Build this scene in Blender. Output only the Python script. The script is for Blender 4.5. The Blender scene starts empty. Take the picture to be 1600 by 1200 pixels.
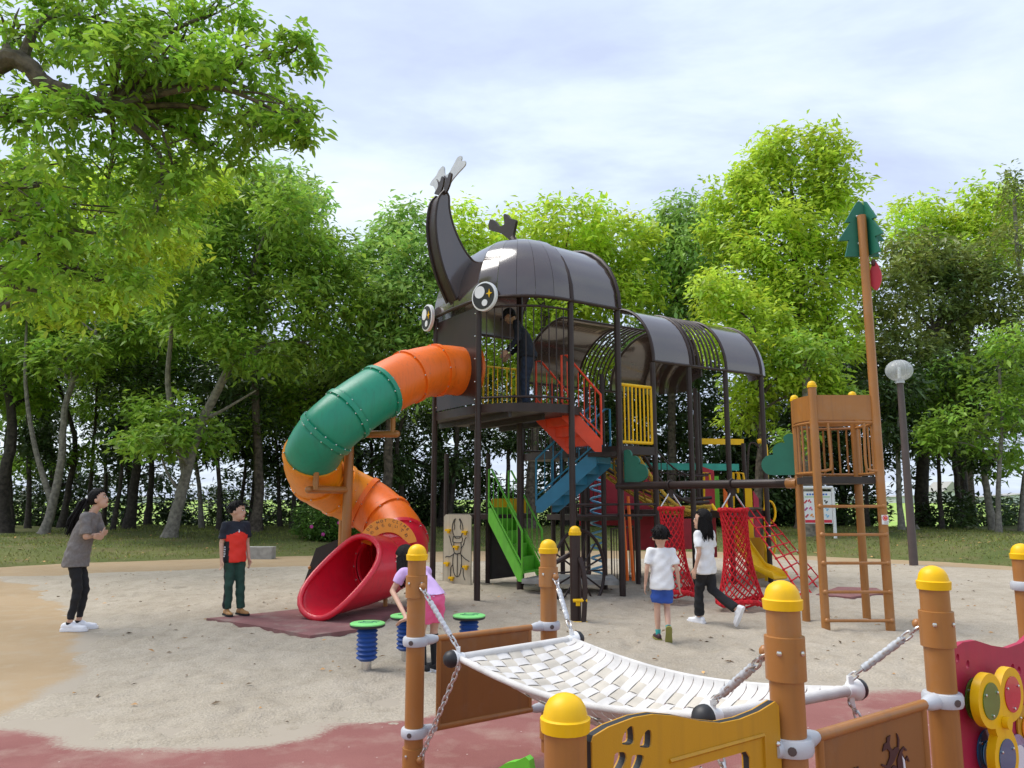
import bpy, math, random
import numpy as np
from mathutils import Vector, Matrix
from mathutils.geometry import tessellate_polygon
random.seed(7); rng = np.random.default_rng(7)
sc = bpy.context.scene; COL = sc.collection
PI = math.pi
def V(*a): return Vector(a)

# ------------------------------------------------------------ camera
PITCH = math.atan(180 / 1200); CP, SP = math.cos(PITCH), math.sin(PITCH); EYE = 1.5
cd = bpy.data.cameras.new('camera'); cam = bpy.data.objects.new('camera', cd); COL.objects.link(cam)
cd.sensor_width = 36; cd.lens = 27; cd.clip_end = 3000; cd.clip_start = 0.05
cam.location = (0, 0, EYE); cam.rotation_euler = (PI / 2 + PITCH, 0, 0); sc.camera = cam

# ------------------------------------------------------------ sky, sun, exposure
SUN_EL, SUN_AZ = math.radians(62), math.radians(-75)      # azimuth from +Y towards +X
w = bpy.data.worlds.new('World'); sc.world = w; w.use_nodes = True
nt = w.node_tree; nt.nodes.clear(); N = nt.nodes.new; L = nt.links.new
out = N('ShaderNodeOutputWorld'); bg = N('ShaderNodeBackground'); bg.inputs['Strength'].default_value = 0.1
sky = N('ShaderNodeTexSky'); sky.sky_type = 'NISHITA'; sky.sun_disc = False
sky.sun_elevation = SUN_EL; sky.sun_rotation = SUN_AZ; sky.air_density = 1.0; sky.dust_density = 2.0
tc = N('ShaderNodeTexCoord'); sep = N('ShaderNodeSeparateXYZ'); L(tc.outputs['Generated'], sep.inputs[0])
zc = N('ShaderNodeMath'); zc.operation = 'MAXIMUM'; zc.inputs[1].default_value = 0.0; L(sep.outputs['Z'], zc.inputs[0])
za = N('ShaderNodeMath'); za.operation = 'ADD'; za.inputs[1].default_value = 0.22; L(zc.outputs[0], za.inputs[0])
cmb = N('ShaderNodeCombineXYZ')
for i, ax in enumerate('XY'):
    d = N('ShaderNodeMath'); d.operation = 'DIVIDE'; L(sep.outputs[ax], d.inputs[0]); L(za.outputs[0], d.inputs[1]); L(d.outputs[0], cmb.inputs[i])
mp = N('ShaderNodeMapping'); mp.inputs['Scale'].default_value = (0.9, 1.7, 1); mp.inputs['Location'].default_value = (3.25, 1.75, 0.3); mp.inputs['Rotation'].default_value = (0, 0, 0.5)
L(cmb.outputs[0], mp.inputs[0])
no = N('ShaderNodeTexNoise'); no.inputs['Scale'].default_value = 1.25; no.inputs['Detail'].default_value = 7; no.inputs['Roughness'].default_value = 0.58; no.inputs['Distortion'].default_value = 0.25
L(mp.outputs[0], no.inputs['Vector'])
rp = N('ShaderNodeValToRGB'); cr = rp.color_ramp
cr.elements[0].position = 0.37; cr.elements[0].color = (3.0, 3.4, 4.45, 1)
cr.elements[1].position = 0.72; cr.elements[1].color = (4.9, 5.15, 5.4, 1)
e = cr.elements.new(0.47); e.color = (3.4, 3.9, 4.85, 1)
e = cr.elements.new(0.55); e.color = (3.95, 4.5, 5.15, 1)
L(no.outputs['Fac'], rp.inputs[0])
mx = N('ShaderNodeMix'); mx.data_type = 'RGBA'; mx.inputs[0].default_value = 0.88
L(sky.outputs[0], mx.inputs[6]); L(rp.outputs[0], mx.inputs[7]); L(mx.outputs[2], bg.inputs['Color']); L(bg.outputs[0], out.inputs[0])
sd = bpy.data.lights.new('sun', 'SUN'); sun = bpy.data.objects.new('sun', sd); COL.objects.link(sun)
sd.energy = 1.5; sd.angle = math.radians(38); sd.color = (1, 0.96, 0.9)
sdir = V(math.sin(SUN_AZ) * math.cos(SUN_EL), math.cos(SUN_AZ) * math.cos(SUN_EL), math.sin(SUN_EL))
sun.rotation_euler = sdir.to_track_quat('Z', 'Y').to_euler()
vs = sc.view_settings; vs.view_transform = 'Standard'; vs.look = 'None'; vs.exposure = 1.18; vs.gamma = 1
sc.cycles.max_bounces = 6; sc.cycles.diffuse_bounces = 3; sc.cycles.transparent_max_bounces = 6

# ------------------------------------------------------------ where a picture point lies in the place
def ray(u, v):
    r = (u - 800) / 1200; h = (600 - v) / 1200
    return r, CP - h * SP, SP + h * CP
def at(u, v, Y):
    r, y, z = ray(u, v); t = Y / y; return V(r * t, Y, EYE + z * t)
def gnd(u, v, z=0.0):
    r, y, zz = ray(u, v); t = (z - EYE) / zz; return V(r * t, y * t, z)

# ------------------------------------------------------------ materials
MATS = {}
def mat(name, col, rough=0.5, var=0.12, vscale=6.0, bump=0.0, bscale=60.0, metal=0.0, coat=0.0, spec=0.5, col2=None, trans=0.0, alpha=1.0, tint=False, dirt=0.0, streak=0.0):
    m = bpy.data.materials.new(name); m.use_nodes = True; t = m.node_tree; n = t.nodes; l = t.links
    b = n['Principled BSDF']; b.inputs['Roughness'].default_value = rough; b.inputs['Metallic'].default_value = metal
    b.inputs['Specular IOR Level'].default_value = spec; b.inputs['Coat Weight'].default_value = coat; b.inputs['Alpha'].default_value = alpha
    c = n.new('ShaderNodeTexCoord'); ns = n.new('ShaderNodeTexNoise'); ns.inputs['Scale'].default_value = vscale; ns.inputs['Detail'].default_value = 6
    l.new(c.outputs['Object'], ns.inputs['Vector'])
    r = n.new('ShaderNodeValToRGB'); a = [x * (1 - var) for x in col]; z = col2 or [min(1, x * (1 + var)) for x in col]
    r.color_ramp.elements[0].position = 0.32; r.color_ramp.elements[1].position = 0.68
    r.color_ramp.elements[0].color = (*a, 1); r.color_ramp.elements[1].color = (*z, 1)
    l.new(ns.outputs['Fac'], r.inputs[0]); colout = r.outputs[0]
    if tint:
        at_ = n.new('ShaderNodeAttribute'); at_.attribute_name = 'tint'
        mm = n.new('ShaderNodeMix'); mm.data_type = 'RGBA'; mm.blend_type = 'MULTIPLY'; mm.inputs[0].default_value = 1
        l.new(colout, mm.inputs[6]); l.new(at_.outputs['Color'], mm.inputs[7]); colout = mm.outputs[2]
    if streak:
        mp_ = n.new('ShaderNodeMapping'); mp_.inputs['Scale'].default_value = (26, 26, 1.6); l.new(c.outputs['Object'], mp_.inputs[0])
        d = n.new('ShaderNodeTexNoise'); d.inputs['Scale'].default_value = 1.0; d.inputs['Detail'].default_value = 5; l.new(mp_.outputs[0], d.inputs['Vector'])
        dr = n.new('ShaderNodeMapRange'); dr.inputs[1].default_value = 0.5; dr.inputs[2].default_value = 0.75; dr.inputs[4].default_value = streak; l.new(d.outputs['Fac'], dr.inputs[0])
        mm = n.new('ShaderNodeMix'); mm.data_type = 'RGBA'; l.new(dr.outputs[0], mm.inputs[0]); l.new(colout, mm.inputs[6]); mm.inputs[7].default_value = (*[x * 0.45 + 0.02 for x in col], 1); colout = mm.outputs[2]
    if dirt:
        d = n.new('ShaderNodeTexNoise'); d.inputs['Scale'].default_value = 3.1; d.inputs['Detail'].default_value = 9; d.inputs['Roughness'].default_value = 0.7
        l.new(c.outputs['Object'], d.inputs['Vector'])
        dr = n.new('ShaderNodeMapRange'); dr.inputs[1].default_value = 0.52; dr.inputs[2].default_value = 0.8; dr.inputs[4].default_value = dirt
        l.new(d.outputs['Fac'], dr.inputs[0])
        mm = n.new('ShaderNodeMix'); mm.data_type = 'RGBA'; l.new(dr.outputs[0], mm.inputs[0]); l.new(colout, mm.inputs[6]); mm.inputs[7].default_value = (0.33, 0.29, 0.24, 1); colout = mm.outputs[2]
        rr = n.new('ShaderNodeMapRange'); rr.inputs[3].default_value = rough * 0.85; rr.inputs[4].default_value = min(1, rough + 0.25); l.new(d.outputs['Fac'], rr.inputs[0]); l.new(rr.outputs[0], b.inputs['Roughness'])
    l.new(colout, b.inputs['Base Color'])
    if bump:
        bn = n.new('ShaderNodeTexNoise'); bn.inputs['Scale'].default_value = bscale; bn.inputs['Detail'].default_value = 4; l.new(c.outputs['Object'], bn.inputs['Vector'])
        bp = n.new('ShaderNodeBump'); bp.inputs['Strength'].default_value = bump; bp.inputs['Distance'].default_value = 0.02
        l.new(bn.outputs['Fac'], bp.inputs['Height']); l.new(bp.outputs[0], b.inputs['Normal'])
    if trans:
        tr = n.new('ShaderNodeBsdfTranslucent'); ms = n.new('ShaderNodeMixShader'); ms.inputs[0].default_value = trans
        l.new(colout, tr.inputs['Color']); l.new(b.outputs[0], ms.inputs[1]); l.new(tr.outputs[0], ms.inputs[2]); l.new(ms.outputs[0], n['Material Output'].inputs['Surface'])
    MATS[name] = m; return m
B = mat
B('dark_metal', (0.034, 0.020, 0.017), 0.32, 0.15, spec=0.35, dirt=0.06)
B('dark_board', (0.030, 0.018, 0.016), 0.28, 0.25, vscale=2, spec=0.3)
B('dark_panel', (0.062, 0.040, 0.034), 0.16, 0.2, vscale=1.5, bump=0.012, bscale=7, spec=1.0, coat=0.5, streak=0.40)
B('smoke_sheet', (0.50, 0.50, 0.53), 0.12, 0.1, spec=0.8)
B('deck', (0.03, 0.024, 0.022), 0.6, 0.2, bump=0.3, bscale=90)
B('brown', (0.365, 0.148, 0.032), 0.32, 0.07, vscale=3, coat=0.15, bump=0.02, bscale=40, dirt=0.28, streak=0.35)
B('brown_board', (0.27, 0.108, 0.024), 0.45, 0.08, vscale=2, bump=0.05, bscale=220, dirt=0.3, streak=0.30)
B('yellow', (0.86, 0.50, 0.004), 0.30, 0.06, vscale=4, spec=0.3, dirt=0.16, streak=0.20)
B('yellow_board', (0.56, 0.28, 0.006), 0.42, 0.05, vscale=2, bump=0.05, bscale=260, streak=0.25)
B('yellow_edge', (0.75, 0.5, 0.12), 0.5)
B('orange', (0.85, 0.155, 0.008), 0.30, 0.06, vscale=1.2, bump=0.012, bscale=9, dirt=0.07, streak=0.30)
B('amber', (0.84, 0.27, 0.006), 0.30, 0.06, vscale=1.2, bump=0.012, bscale=9, dirt=0.07, streak=0.30)
B('green_plastic', (0.012, 0.26, 0.15), 0.30, 0.08, vscale=1.2, bump=0.012, bscale=9, dirt=0.06, streak=0.35)
B('red_plastic', (0.66, 0.010, 0.030), 0.25, 0.08, vscale=1.2, bump=0.012, bscale=9, coat=0.2, dirt=0.05, streak=0.30)
B('rail_red', (0.72, 0.055, 0.012), 0.4, 0.1, dirt=0.12)
B('rail_blue', (0.025, 0.20, 0.34), 0.4, 0.1, dirt=0.12)
B('rail_green', (0.12, 0.47, 0.025), 0.4, 0.1, dirt=0.12, streak=0.30)
B('board_green', (0.010, 0.135, 0.085), 0.5, 0.08, bump=0.04, bscale=200)
B('board_edge', (0.12, 0.40, 0.27), 0.5)
B('teal', (0.02, 0.33, 0.25), 0.5)
B('board_beige', (0.52, 0.46, 0.35), 0.55, 0.06, bump=0.05, bscale=200, dirt=0.15, streak=0.35)
B('board_magenta', (0.42, 0.014, 0.060), 0.42, 0.08, bump=0.05, bscale=260, dirt=0.07, streak=0.20)
B('board_red', (0.42, 0.012, 0.03), 0.5)
B('red_rope', (0.58, 0.010, 0.020), 0.85, 0.25, vscale=30, bump=0.5, bscale=160)
B('yellow_rope', (0.62, 0.40, 0.05), 0.85, 0.2, vscale=30, bump=0.5, bscale=160)
B('black_rubber', (0.018, 0.018, 0.02), 0.5, 0.2)
B('line_black', (0.03, 0.026, 0.024), 0.6)
B('print_brown', (0.055, 0.012, 0.012), 0.55)
B('white_paint', (0.80, 0.80, 0.79), 0.35, 0.04)
B('white_print', (0.75, 0.76, 0.80), 0.45, 0.03)
B('grey_clamp', (0.50, 0.52, 0.55), 0.38, 0.07, bump=0.04, bscale=120)
B('galvanised', (0.62, 0.60, 0.58), 0.34, 0.15, metal=0.9, vscale=40)
B('steel', (0.68, 0.66, 0.63), 0.26, 0.1, metal=1.0)
B('blue_bellows', (0.018, 0.075, 0.30), 0.45, 0.15, dirt=0.2, streak=0.30)
B('lime_disc', (0.22, 0.68, 0.20), 0.5, 0.05, bump=0.05, bscale=200)
B('light_blue', (0.22, 0.52, 0.78), 0.4)
B('strap', (0.62, 0.60, 0.575), 0.8, 0.13, vscale=9, bump=0.25, bscale=300, dirt=0.4)
B('strap_beige', (0.53, 0.485, 0.41), 0.8, 0.16, vscale=9, bump=0.25, bscale=300, dirt=0.5)
B('concrete', (0.36, 0.35, 0.32), 0.9, 0.2, bump=0.3, bscale=60)
B('rubber_mat', (0.23, 0.10, 0.095), 0.95, 0.25, vscale=2.5, bump=0.3, bscale=150, dirt=0.85)
B('bark', (0.105, 0.082, 0.062), 0.95, 0.55, vscale=9, bump=1.0, bscale=18)
B('bark_dark', (0.05, 0.04, 0.032), 0.95, 0.5, vscale=9, bump=1.0, bscale=18)
B('bark_pale', (0.20, 0.18, 0.15), 0.95, 0.4, vscale=9, bump=0.9, bscale=18)
B('leaf_near', (0.29, 0.48, 0.05), 0.42, 0.3, vscale=1.4, trans=0.55, tint=True)
B('leaf_mid', (0.29, 0.46, 0.06), 0.42, 0.3, vscale=0.8, trans=0.45, tint=True)
B('leaf_bright', (0.52, 0.68, 0.07), 0.45, 0.2, vscale=0.5, trans=0.5, tint=True)
B('leaf_bluegreen', (0.36, 0.55, 0.13), 0.45, 0.25, vscale=0.5, trans=0.4, tint=True)
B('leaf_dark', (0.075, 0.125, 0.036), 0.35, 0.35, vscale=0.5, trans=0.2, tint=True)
B('leaf_olive', (0.11, 0.19, 0.05), 0.4, 0.2, vscale=0.45, trans=0.25, tint=True, col2=(0.40, 0.44, 0.11))
B('leaf_shrub', (0.10, 0.21, 0.03), 0.45, 0.3, vscale=2, trans=0.35, tint=True)
B('flower', (0.5, 0.05, 0.28), 0.6)
B('blade', (0.2, 0.25, 0.055), 0.6, 0.3, vscale=0.8, trans=0.35, tint=True)
B('litter', (0.42, 0.27, 0.12), 0.7, 0.4, vscale=3, tint=True)
B('skin', (0.56, 0.33, 0.23), 0.5, 0.06, vscale=20)
B('hair', (0.007, 0.006, 0.006), 0.55, 0.3, vscale=50, bump=0.5, bscale=120, spec=0.15)
B('cloth_white', (0.78, 0.78, 0.78), 0.85, 0.05, vscale=8, bump=0.35, bscale=14)
B('cloth_grey', (0.19, 0.172, 0.165), 0.9, 0.15, vscale=40, bump=0.4, bscale=12)
B('cloth_black', (0.012, 0.012, 0.014), 0.85, 0.2, bump=0.4, bscale=16)
B('cloth_navy', (0.014, 0.018, 0.030), 0.85, 0.2, bump=0.4, bscale=14)
B('denim', (0.018, 0.028, 0.055), 0.85, 0.25, bump=0.4, bscale=14)
B('cloth_blue', (0.03, 0.085, 0.36), 0.85, 0.1, bump=0.4, bscale=16)
B('cloth_red', (0.80, 0.035, 0.018), 0.75, 0.08, bump=0.35, bscale=16)
B('cloth_darkgreen', (0.018, 0.060, 0.042), 0.85, 0.15, bump=0.4, bscale=16)
B('cloth_pink', (0.80, 0.12, 0.27), 0.85, 0.08, bump=0.4, bscale=16)
B('cloth_lilac', (0.62, 0.42, 0.72), 0.85, 0.06, bump=0.35, bscale=16)
B('shoe_tan', (0.42, 0.21, 0.07), 0.6)
B('shoe_white', (0.80, 0.80, 0.82), 0.5, 0.05)
B('shoe_dark', (0.05, 0.015, 0.025), 0.6)
B('sole_olive', (0.22, 0.21, 0.05), 0.8)
B('sock_teal', (0.05, 0.42, 0.38), 0.9)
B('lip', (0.42, 0.14, 0.11), 0.5)
B('eye_white', (0.75, 0.72, 0.70), 0.3)
B('lamp_post', (0.085, 0.062, 0.058), 0.5, 0.1)
B('sign_red', (0.65, 0.02, 0.05), 0.5)
B('sign_blue', (0.03, 0.15, 0.5), 0.5)
B('far_building', (0.55, 0.56, 0.58), 0.8)

# ------------------------------------------------------------ mesh builder
class MB:
    def __init__(s): s.v = []; s.f = []
    def add(s, vs_, fs):
        o = len(s.v); s.v.extend(vs_); s.f.extend([tuple(i + o for i in f) for f in fs]); return s
    def box(s, c, size, R=None):
        c = Vector(c); x, y, z = [d / 2 for d in size]
        vs_ = [V(a * x, b * y, d * z) for a in (-1, 1) for b in (-1, 1) for d in (-1, 1)]
        if R is not None: vs_ = [R @ p for p in vs_]
        return s.add([p + c for p in vs_], [(0, 1, 3, 2), (4, 6, 7, 5), (0, 4, 5, 1), (2, 3, 7, 6), (0, 2, 6, 4), (1, 5, 7, 3)])
    def tube(s, pts, r, n=8, closed=False, cap=True):
        pts = [Vector(p) for p in pts]; m = len(pts); rs = r if isinstance(r, (list, tuple)) else [r] * m
        tg = []
        for i in range(m):
            a = pts[(i - 1) % m] if (closed or i) else pts[0]; b = pts[(i + 1) % m] if (closed or i < m - 1) else pts[-1]
            d = b - a; tg.append(d.normalized() if d.length > 1e-9 else V(0, 0, 1))
        up = V(0, 0, 1) if abs(tg[0].z) < 0.9 else V(1, 0, 0); nx = tg[0].cross(up).normalized(); vs_ = []
        for i in range(m):
            nx = (nx - tg[i] * nx.dot(tg[i])).normalized(); ny = tg[i].cross(nx)
            for k in range(n):
                a = 2 * PI * k / n; vs_.append(pts[i] + (nx * math.cos(a) + ny * math.sin(a)) * rs[i])
        fs = []
        for i in range(m if closed else m - 1):
            j = (i + 1) % m
            for k in range(n):
                q = (k + 1) % n; fs.append((i * n + k, i * n + q, j * n + q, j * n + k))
        if cap and not closed: fs.append(tuple(range(n))[::-1]); fs.append(tuple((m - 1) * n + k for k in range(n)))
        return s.add(vs_, fs)
    def cyl(s, p0, p1, r0, r1=None, n=12): return s.tube([p0, p1], [r0, r0 if r1 is None else r1], n)
    def lathe(s, c, prof, n=16, axis=(0, 0, 1)):
        q = Vector(axis).normalized().to_track_quat('Z', 'Y').to_matrix(); c = Vector(c); vs_ = []; fs = []
        for (r, h) in prof:
            for k in range(n):
                a = 2 * PI * k / n; vs_.append(c + q @ V(r * math.cos(a), r * math.sin(a), h))
        m = len(prof)
        for i in range(m - 1):
            for k in range(n):
                j = (k + 1) % n; fs.append((i * n + k, i * n + j, (i + 1) * n + j, (i + 1) * n + k))
        fs.append(tuple(range(n))[::-1]); fs.append(tuple((m - 1) * n + k for k in range(n)))
        return s.add(vs_, fs)
    def ball(s, c, r, n=10, R=None):
        r = (r, r, r) if isinstance(r, (int, float)) else r; c = Vector(c); m = max(4, n // 2 + 1); vs_ = []; fs = []
        for i in range(1, m):
            t = PI * i / m
            for k in range(n):
                a = 2 * PI * k / n; p = V(r[0] * math.sin(t) * math.cos(a), r[1] * math.sin(t) * math.sin(a), r[2] * math.cos(t)); vs_.append(c + (R @ p if R is not None else p))
        for i in range(m - 2):
            for k in range(n):
                j = (k + 1) % n; fs.append((i * n + k, (i + 1) * n + k, (i + 1) * n + j, i * n + j))
        tp = V(0, 0, r[2]); bt = V(0, 0, -r[2])
        if R is not None: tp = R @ tp; bt = R @ bt
        a = len(vs_); vs_ += [c + tp, c + bt]
        for k in range(n):
            j = (k + 1) % n; fs.append((a, k, j)); fs.append((a + 1, (m - 2) * n + j, (m - 2) * n + k))
        return s.add(vs_, fs)
    def plate(s, o, ux, uy, outer, thick, holes=()):
        o = Vector(o); ux = Vector(ux); uy = Vector(uy); nz = ux.cross(uy).normalized() * thick
        loops = [list(outer)] + [list(h) for h in holes]
        flat = [p for lp in loops for p in lp]
        tri = tessellate_polygon([[V(p[0], p[1], 0) for p in lp] for lp in loops]); n = len(flat)
        w_ = [o + ux * p[0] + uy * p[1] for p in flat]
        fs = []
        for (a, b, c) in tri:
            pa, pb, pc = flat[a], flat[b], flat[c]
            if (pb[0] - pa[0]) * (pc[1] - pa[1]) - (pb[1] - pa[1]) * (pc[0] - pa[0]) < 0: b, c = c, b
            fs.append((a + n, b + n, c + n)); fs.append((a, c, b))
        st = 0
        for lp in loops:
            m = len(lp); ar = sum(lp[i][0] * lp[(i + 1) % m][1] - lp[(i + 1) % m][0] * lp[i][1] for i in range(m))
            ccw = (ar > 0) == (lp is loops[0])
            for i in range(m):
                a, b = st + i, st + (i + 1) % m
                fs.append((a, b, b + n, a + n) if ccw else (b, a, a + n, b + n))
            st += m
        return s.add([p - nz * 0.5 for p in w_] + [p + nz * 0.5 for p in w_], fs)
    def mesh(s, off=None, smooth=True, ang=40):
        me = bpy.data.meshes.new('m'); o = off or V(0, 0, 0)
        me.from_pydata([tuple(Vector(p) - o) for p in s.v], [], s.f); me.update()
        if smooth: me.shade_smooth(); me.set_sharp_from_angle(angle=math.radians(ang))
        return me
    def build(s, name, m, parent=None, smooth=True, ang=40):
        return link(name, s.mesh(rootloc(parent), smooth, ang), m, parent)
def rootloc(p):
    while p is not None and p.parent is not None: p = p.parent
    return V(0, 0, 0) if p is None else p.location.copy()
def link(name, me, m, parent=None):
    o = bpy.data.objects.new(name, me); me.name = name; COL.objects.link(o); o.parent = parent
    if m is not None and not me.materials: me.materials.append(MATS[m] if isinstance(m, str) else m)
    return o
def thing(name, label, cat, loc, group=None):
    o = bpy.data.objects.new(name, None); o.empty_display_size = 0.1; COL.objects.link(o); o.location = loc
    return tag(o, label, cat, group)
def tag(o, label=None, cat=None, group=None, kind=None):
    for k, v_ in (('label', label), ('category', cat), ('group', group), ('kind', kind)):
        if v_: o[k] = v_
    return o
def share(src, name, parent, M4):
    o = bpy.data.objects.new(name, src.data); COL.objects.link(o); o.parent = parent; o.matrix_local = M4; return o
def catmull(P, per=6, closed=False):
    P = [Vector(p) for p in P]; m = len(P); o = []
    for i in range(m if closed else m - 1):
        if closed: a, b, c, d = P[i - 1], P[i], P[(i + 1) % m], P[(i + 2) % m]
        else: a, b, c, d = P[max(i - 1, 0)], P[i], P[i + 1], P[min(i + 2, m - 1)]
        for k in range(per):
            t = k / per; o.append(0.5 * ((2 * b) + (c - a) * t + (2 * a - 5 * b + 4 * c - d) * t * t + (3 * b - a - 3 * c + d) * t ** 3))
    if not closed: o.append(P[-1])
    return o
def smooth2(P, per=5): return [(p.x, p.y) for p in catmull([V(x, y, 0) for x, y in P], per, True)]
def npmesh(name, verts, faces, k, m, parent=None, tint=None, smooth=True):
    """verts (n,3) array, faces (m,k) array, all of k corners"""
    me = bpy.data.meshes.new(name); off = rootloc(parent)
    v_ = np.asarray(verts, np.float32) - np.array(off, np.float32); f = np.asarray(faces, np.int32)
    me.vertices.add(len(v_)); me.vertices.foreach_set('co', v_.ravel())
    me.loops.add(f.size); me.loops.foreach_set('vertex_index', f.ravel())
    me.polygons.add(len(f)); me.polygons.foreach_set('loop_start', np.arange(0, f.size, k, dtype=np.int32))
    if tint is not None:
        a = me.attributes.new('tint', 'FLOAT_COLOR', 'POINT'); a.data.foreach_set('color', np.asarray(tint, np.float32).ravel())
    me.update(calc_edges=True); me.validate()
    if smooth: me.shade_smooth()
    return link(name, me, m, parent)
def vnoise(x, y, seed=0, octv=4, f=1.0):
    """smooth value noise on arrays"""
    r = np.random.default_rng(seed); T = r.random((256, 256)); o = np.zeros_like(x); a = 1.0; tot = 0
    for k in range(octv):
        X = x * f; Yy = y * f; xi = np.floor(X).astype(int); yi = np.floor(Yy).astype(int); fx = X - xi; fy = Yy - yi
        fx = fx * fx * (3 - 2 * fx); fy = fy * fy * (3 - 2 * fy); g = lambda i, j: T[(xi + i) % 256, (yi + j) % 256]
        o += a * ((g(0, 0) * (1 - fx) + g(1, 0) * fx) * (1 - fy) + (g(0, 1) * (1 - fx) + g(1, 1) * fx) * fy); tot += a; a *= 0.5; f *= 2.1
    return o / tot
# ------------------------------------------------------------ ground
def ground_mat(name, c1, c2, c3, s1, s2, s3, bump, rough=0.95, bdist=0.01, speck=None, dust=None):
    m = bpy.data.materials.new(name); m.use_nodes = True; t = m.node_tree; n = t.nodes; l = t.links; b = n['Principled BSDF']
    b.inputs['Roughness'].default_value = rough; b.inputs['Specular IOR Level'].default_value = 0.2
    g = n.new('ShaderNodeNewGeometry'); outs = []
    for sc_, de in ((s1, 5), (s2, 6), (s3, 3)):
        x = n.new('ShaderNodeTexNoise'); x.inputs['Scale'].default_value = sc_; x.inputs['Detail'].default_value = de; x.inputs['Roughness'].default_value = 0.62; l.new(g.outputs['Position'], x.inputs['Vector']); outs.append(x.outputs['Fac'])
    def mix(fac, a, bb, lo, hi):
        r = n.new('ShaderNodeMapRange'); r.inputs[1].default_value = lo; r.inputs[2].default_value = hi; l.new(fac, r.inputs[0])
        q = n.new('ShaderNodeMix'); q.data_type = 'RGBA'; l.new(r.outputs[0], q.inputs[0])
        for i, s_ in ((6, a), (7, bb)):
            if isinstance(s_, tuple): q.inputs[i].default_value = (*s_, 1)
            else: l.new(s_, q.inputs[i])
        return q.outputs[2]
    c = mix(outs[0], c1, c2, 0.35, 0.65); c = mix(outs[1], c, c3, 0.48, 0.78)
    d = n.new('ShaderNodeMix'); d.data_type = 'RGBA'; d.blend_type = 'OVERLAY'; d.inputs[0].default_value = 0.45; l.new(c, d.inputs[6])
    gr = n.new('ShaderNodeCombineColor'); [l.new(outs[2], gr.inputs[i]) for i in range(3)]; l.new(gr.outputs[0], d.inputs[7]); c = d.outputs[2]
    if speck:
        vo = n.new('ShaderNodeTexVoronoi'); vo.inputs['Scale'].default_value = speck[0]; l.new(g.outputs['Position'], vo.inputs['Vector'])
        r = n.new('ShaderNodeMapRange'); r.inputs[1].default_value = speck[1]; r.inputs[2].default_value = speck[1] * 0.6; r.inputs[4].default_value = speck[3]; l.new(vo.outputs['Distance'], r.inputs[0])
        q = n.new('ShaderNodeMix'); q.data_type = 'RGBA'; l.new(r.outputs[0], q.inputs[0]); l.new(c, q.inputs[6]); q.inputs[7].default_value = (*speck[2], 1); c = q.outputs[2]
    if dust:
        at_ = n.new('ShaderNodeAttribute'); at_.attribute_name = 'tint'; sp_ = n.new('ShaderNodeSeparateColor'); l.new(at_.outputs['Color'], sp_.inputs[0])
        x = n.new('ShaderNodeTexNoise'); x.inputs['Scale'].default_value = 38; x.inputs['Detail'].default_value = 8; x.inputs['Roughness'].default_value = 0.75; l.new(g.outputs['Position'], x.inputs['Vector'])
        s2_ = n.new('ShaderNodeMath'); s2_.operation = 'ADD'; l.new(x.outputs['Fac'], s2_.inputs[0]); l.new(sp_.outputs[0], s2_.inputs[1])
        c = mix(s2_.outputs[0], c, dust, 0.88, 1.2)
    l.new(c, b.inputs['Base Color'])
    ad = n.new('ShaderNodeMath'); ad.operation = 'MULTIPLY_ADD'; ad.inputs[1].default_value = 0.5; l.new(outs[2], ad.inputs[0]); l.new(outs[1], ad.inputs[2])
    bp = n.new('ShaderNodeBump'); bp.inputs['Strength'].default_value = bump; bp.inputs['Distance'].default_value = bdist; l.new(ad.outputs[0], bp.inputs['Height']); l.new(bp.outputs[0], b.inputs['Normal'])
    MATS[name] = m
ground_mat('sand', (0.405, 0.350, 0.272), (0.470, 0.412, 0.328), (0.35, 0.298, 0.225), 0.9, 5, 60, 0.9, bdist=0.04, speck=(9, 0.09, (0.22, 0.18, 0.13), 0.5))
ground_mat('red_rubber', (0.235, 0.095, 0.085), (0.275, 0.118, 0.105), (0.34, 0.22, 0.18), 1.2, 3.0, 160, 0.5, speck=(9, 0.055, (0.6, 0.55, 0.5), 0.8), dust=(0.375, 0.325, 0.258))
ground_mat('tan_path', (0.355, 0.255, 0.148), (0.405, 0.295, 0.178), (0.40, 0.32, 0.22), 0.8, 4, 150, 0.5, dust=(0.375, 0.325, 0.258))
ground_mat('grass_ground', (0.095, 0.125, 0.035), (0.155, 0.165, 0.055), (0.21, 0.165, 0.085), 0.35, 1.6, 30, 1.0, bdist=0.06)
ground_mat('field', (0.25, 0.40, 0.07), (0.32, 0.45, 0.10), (0.42, 0.45, 0.16), 0.03, 0.1, 2, 0.4)

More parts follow.
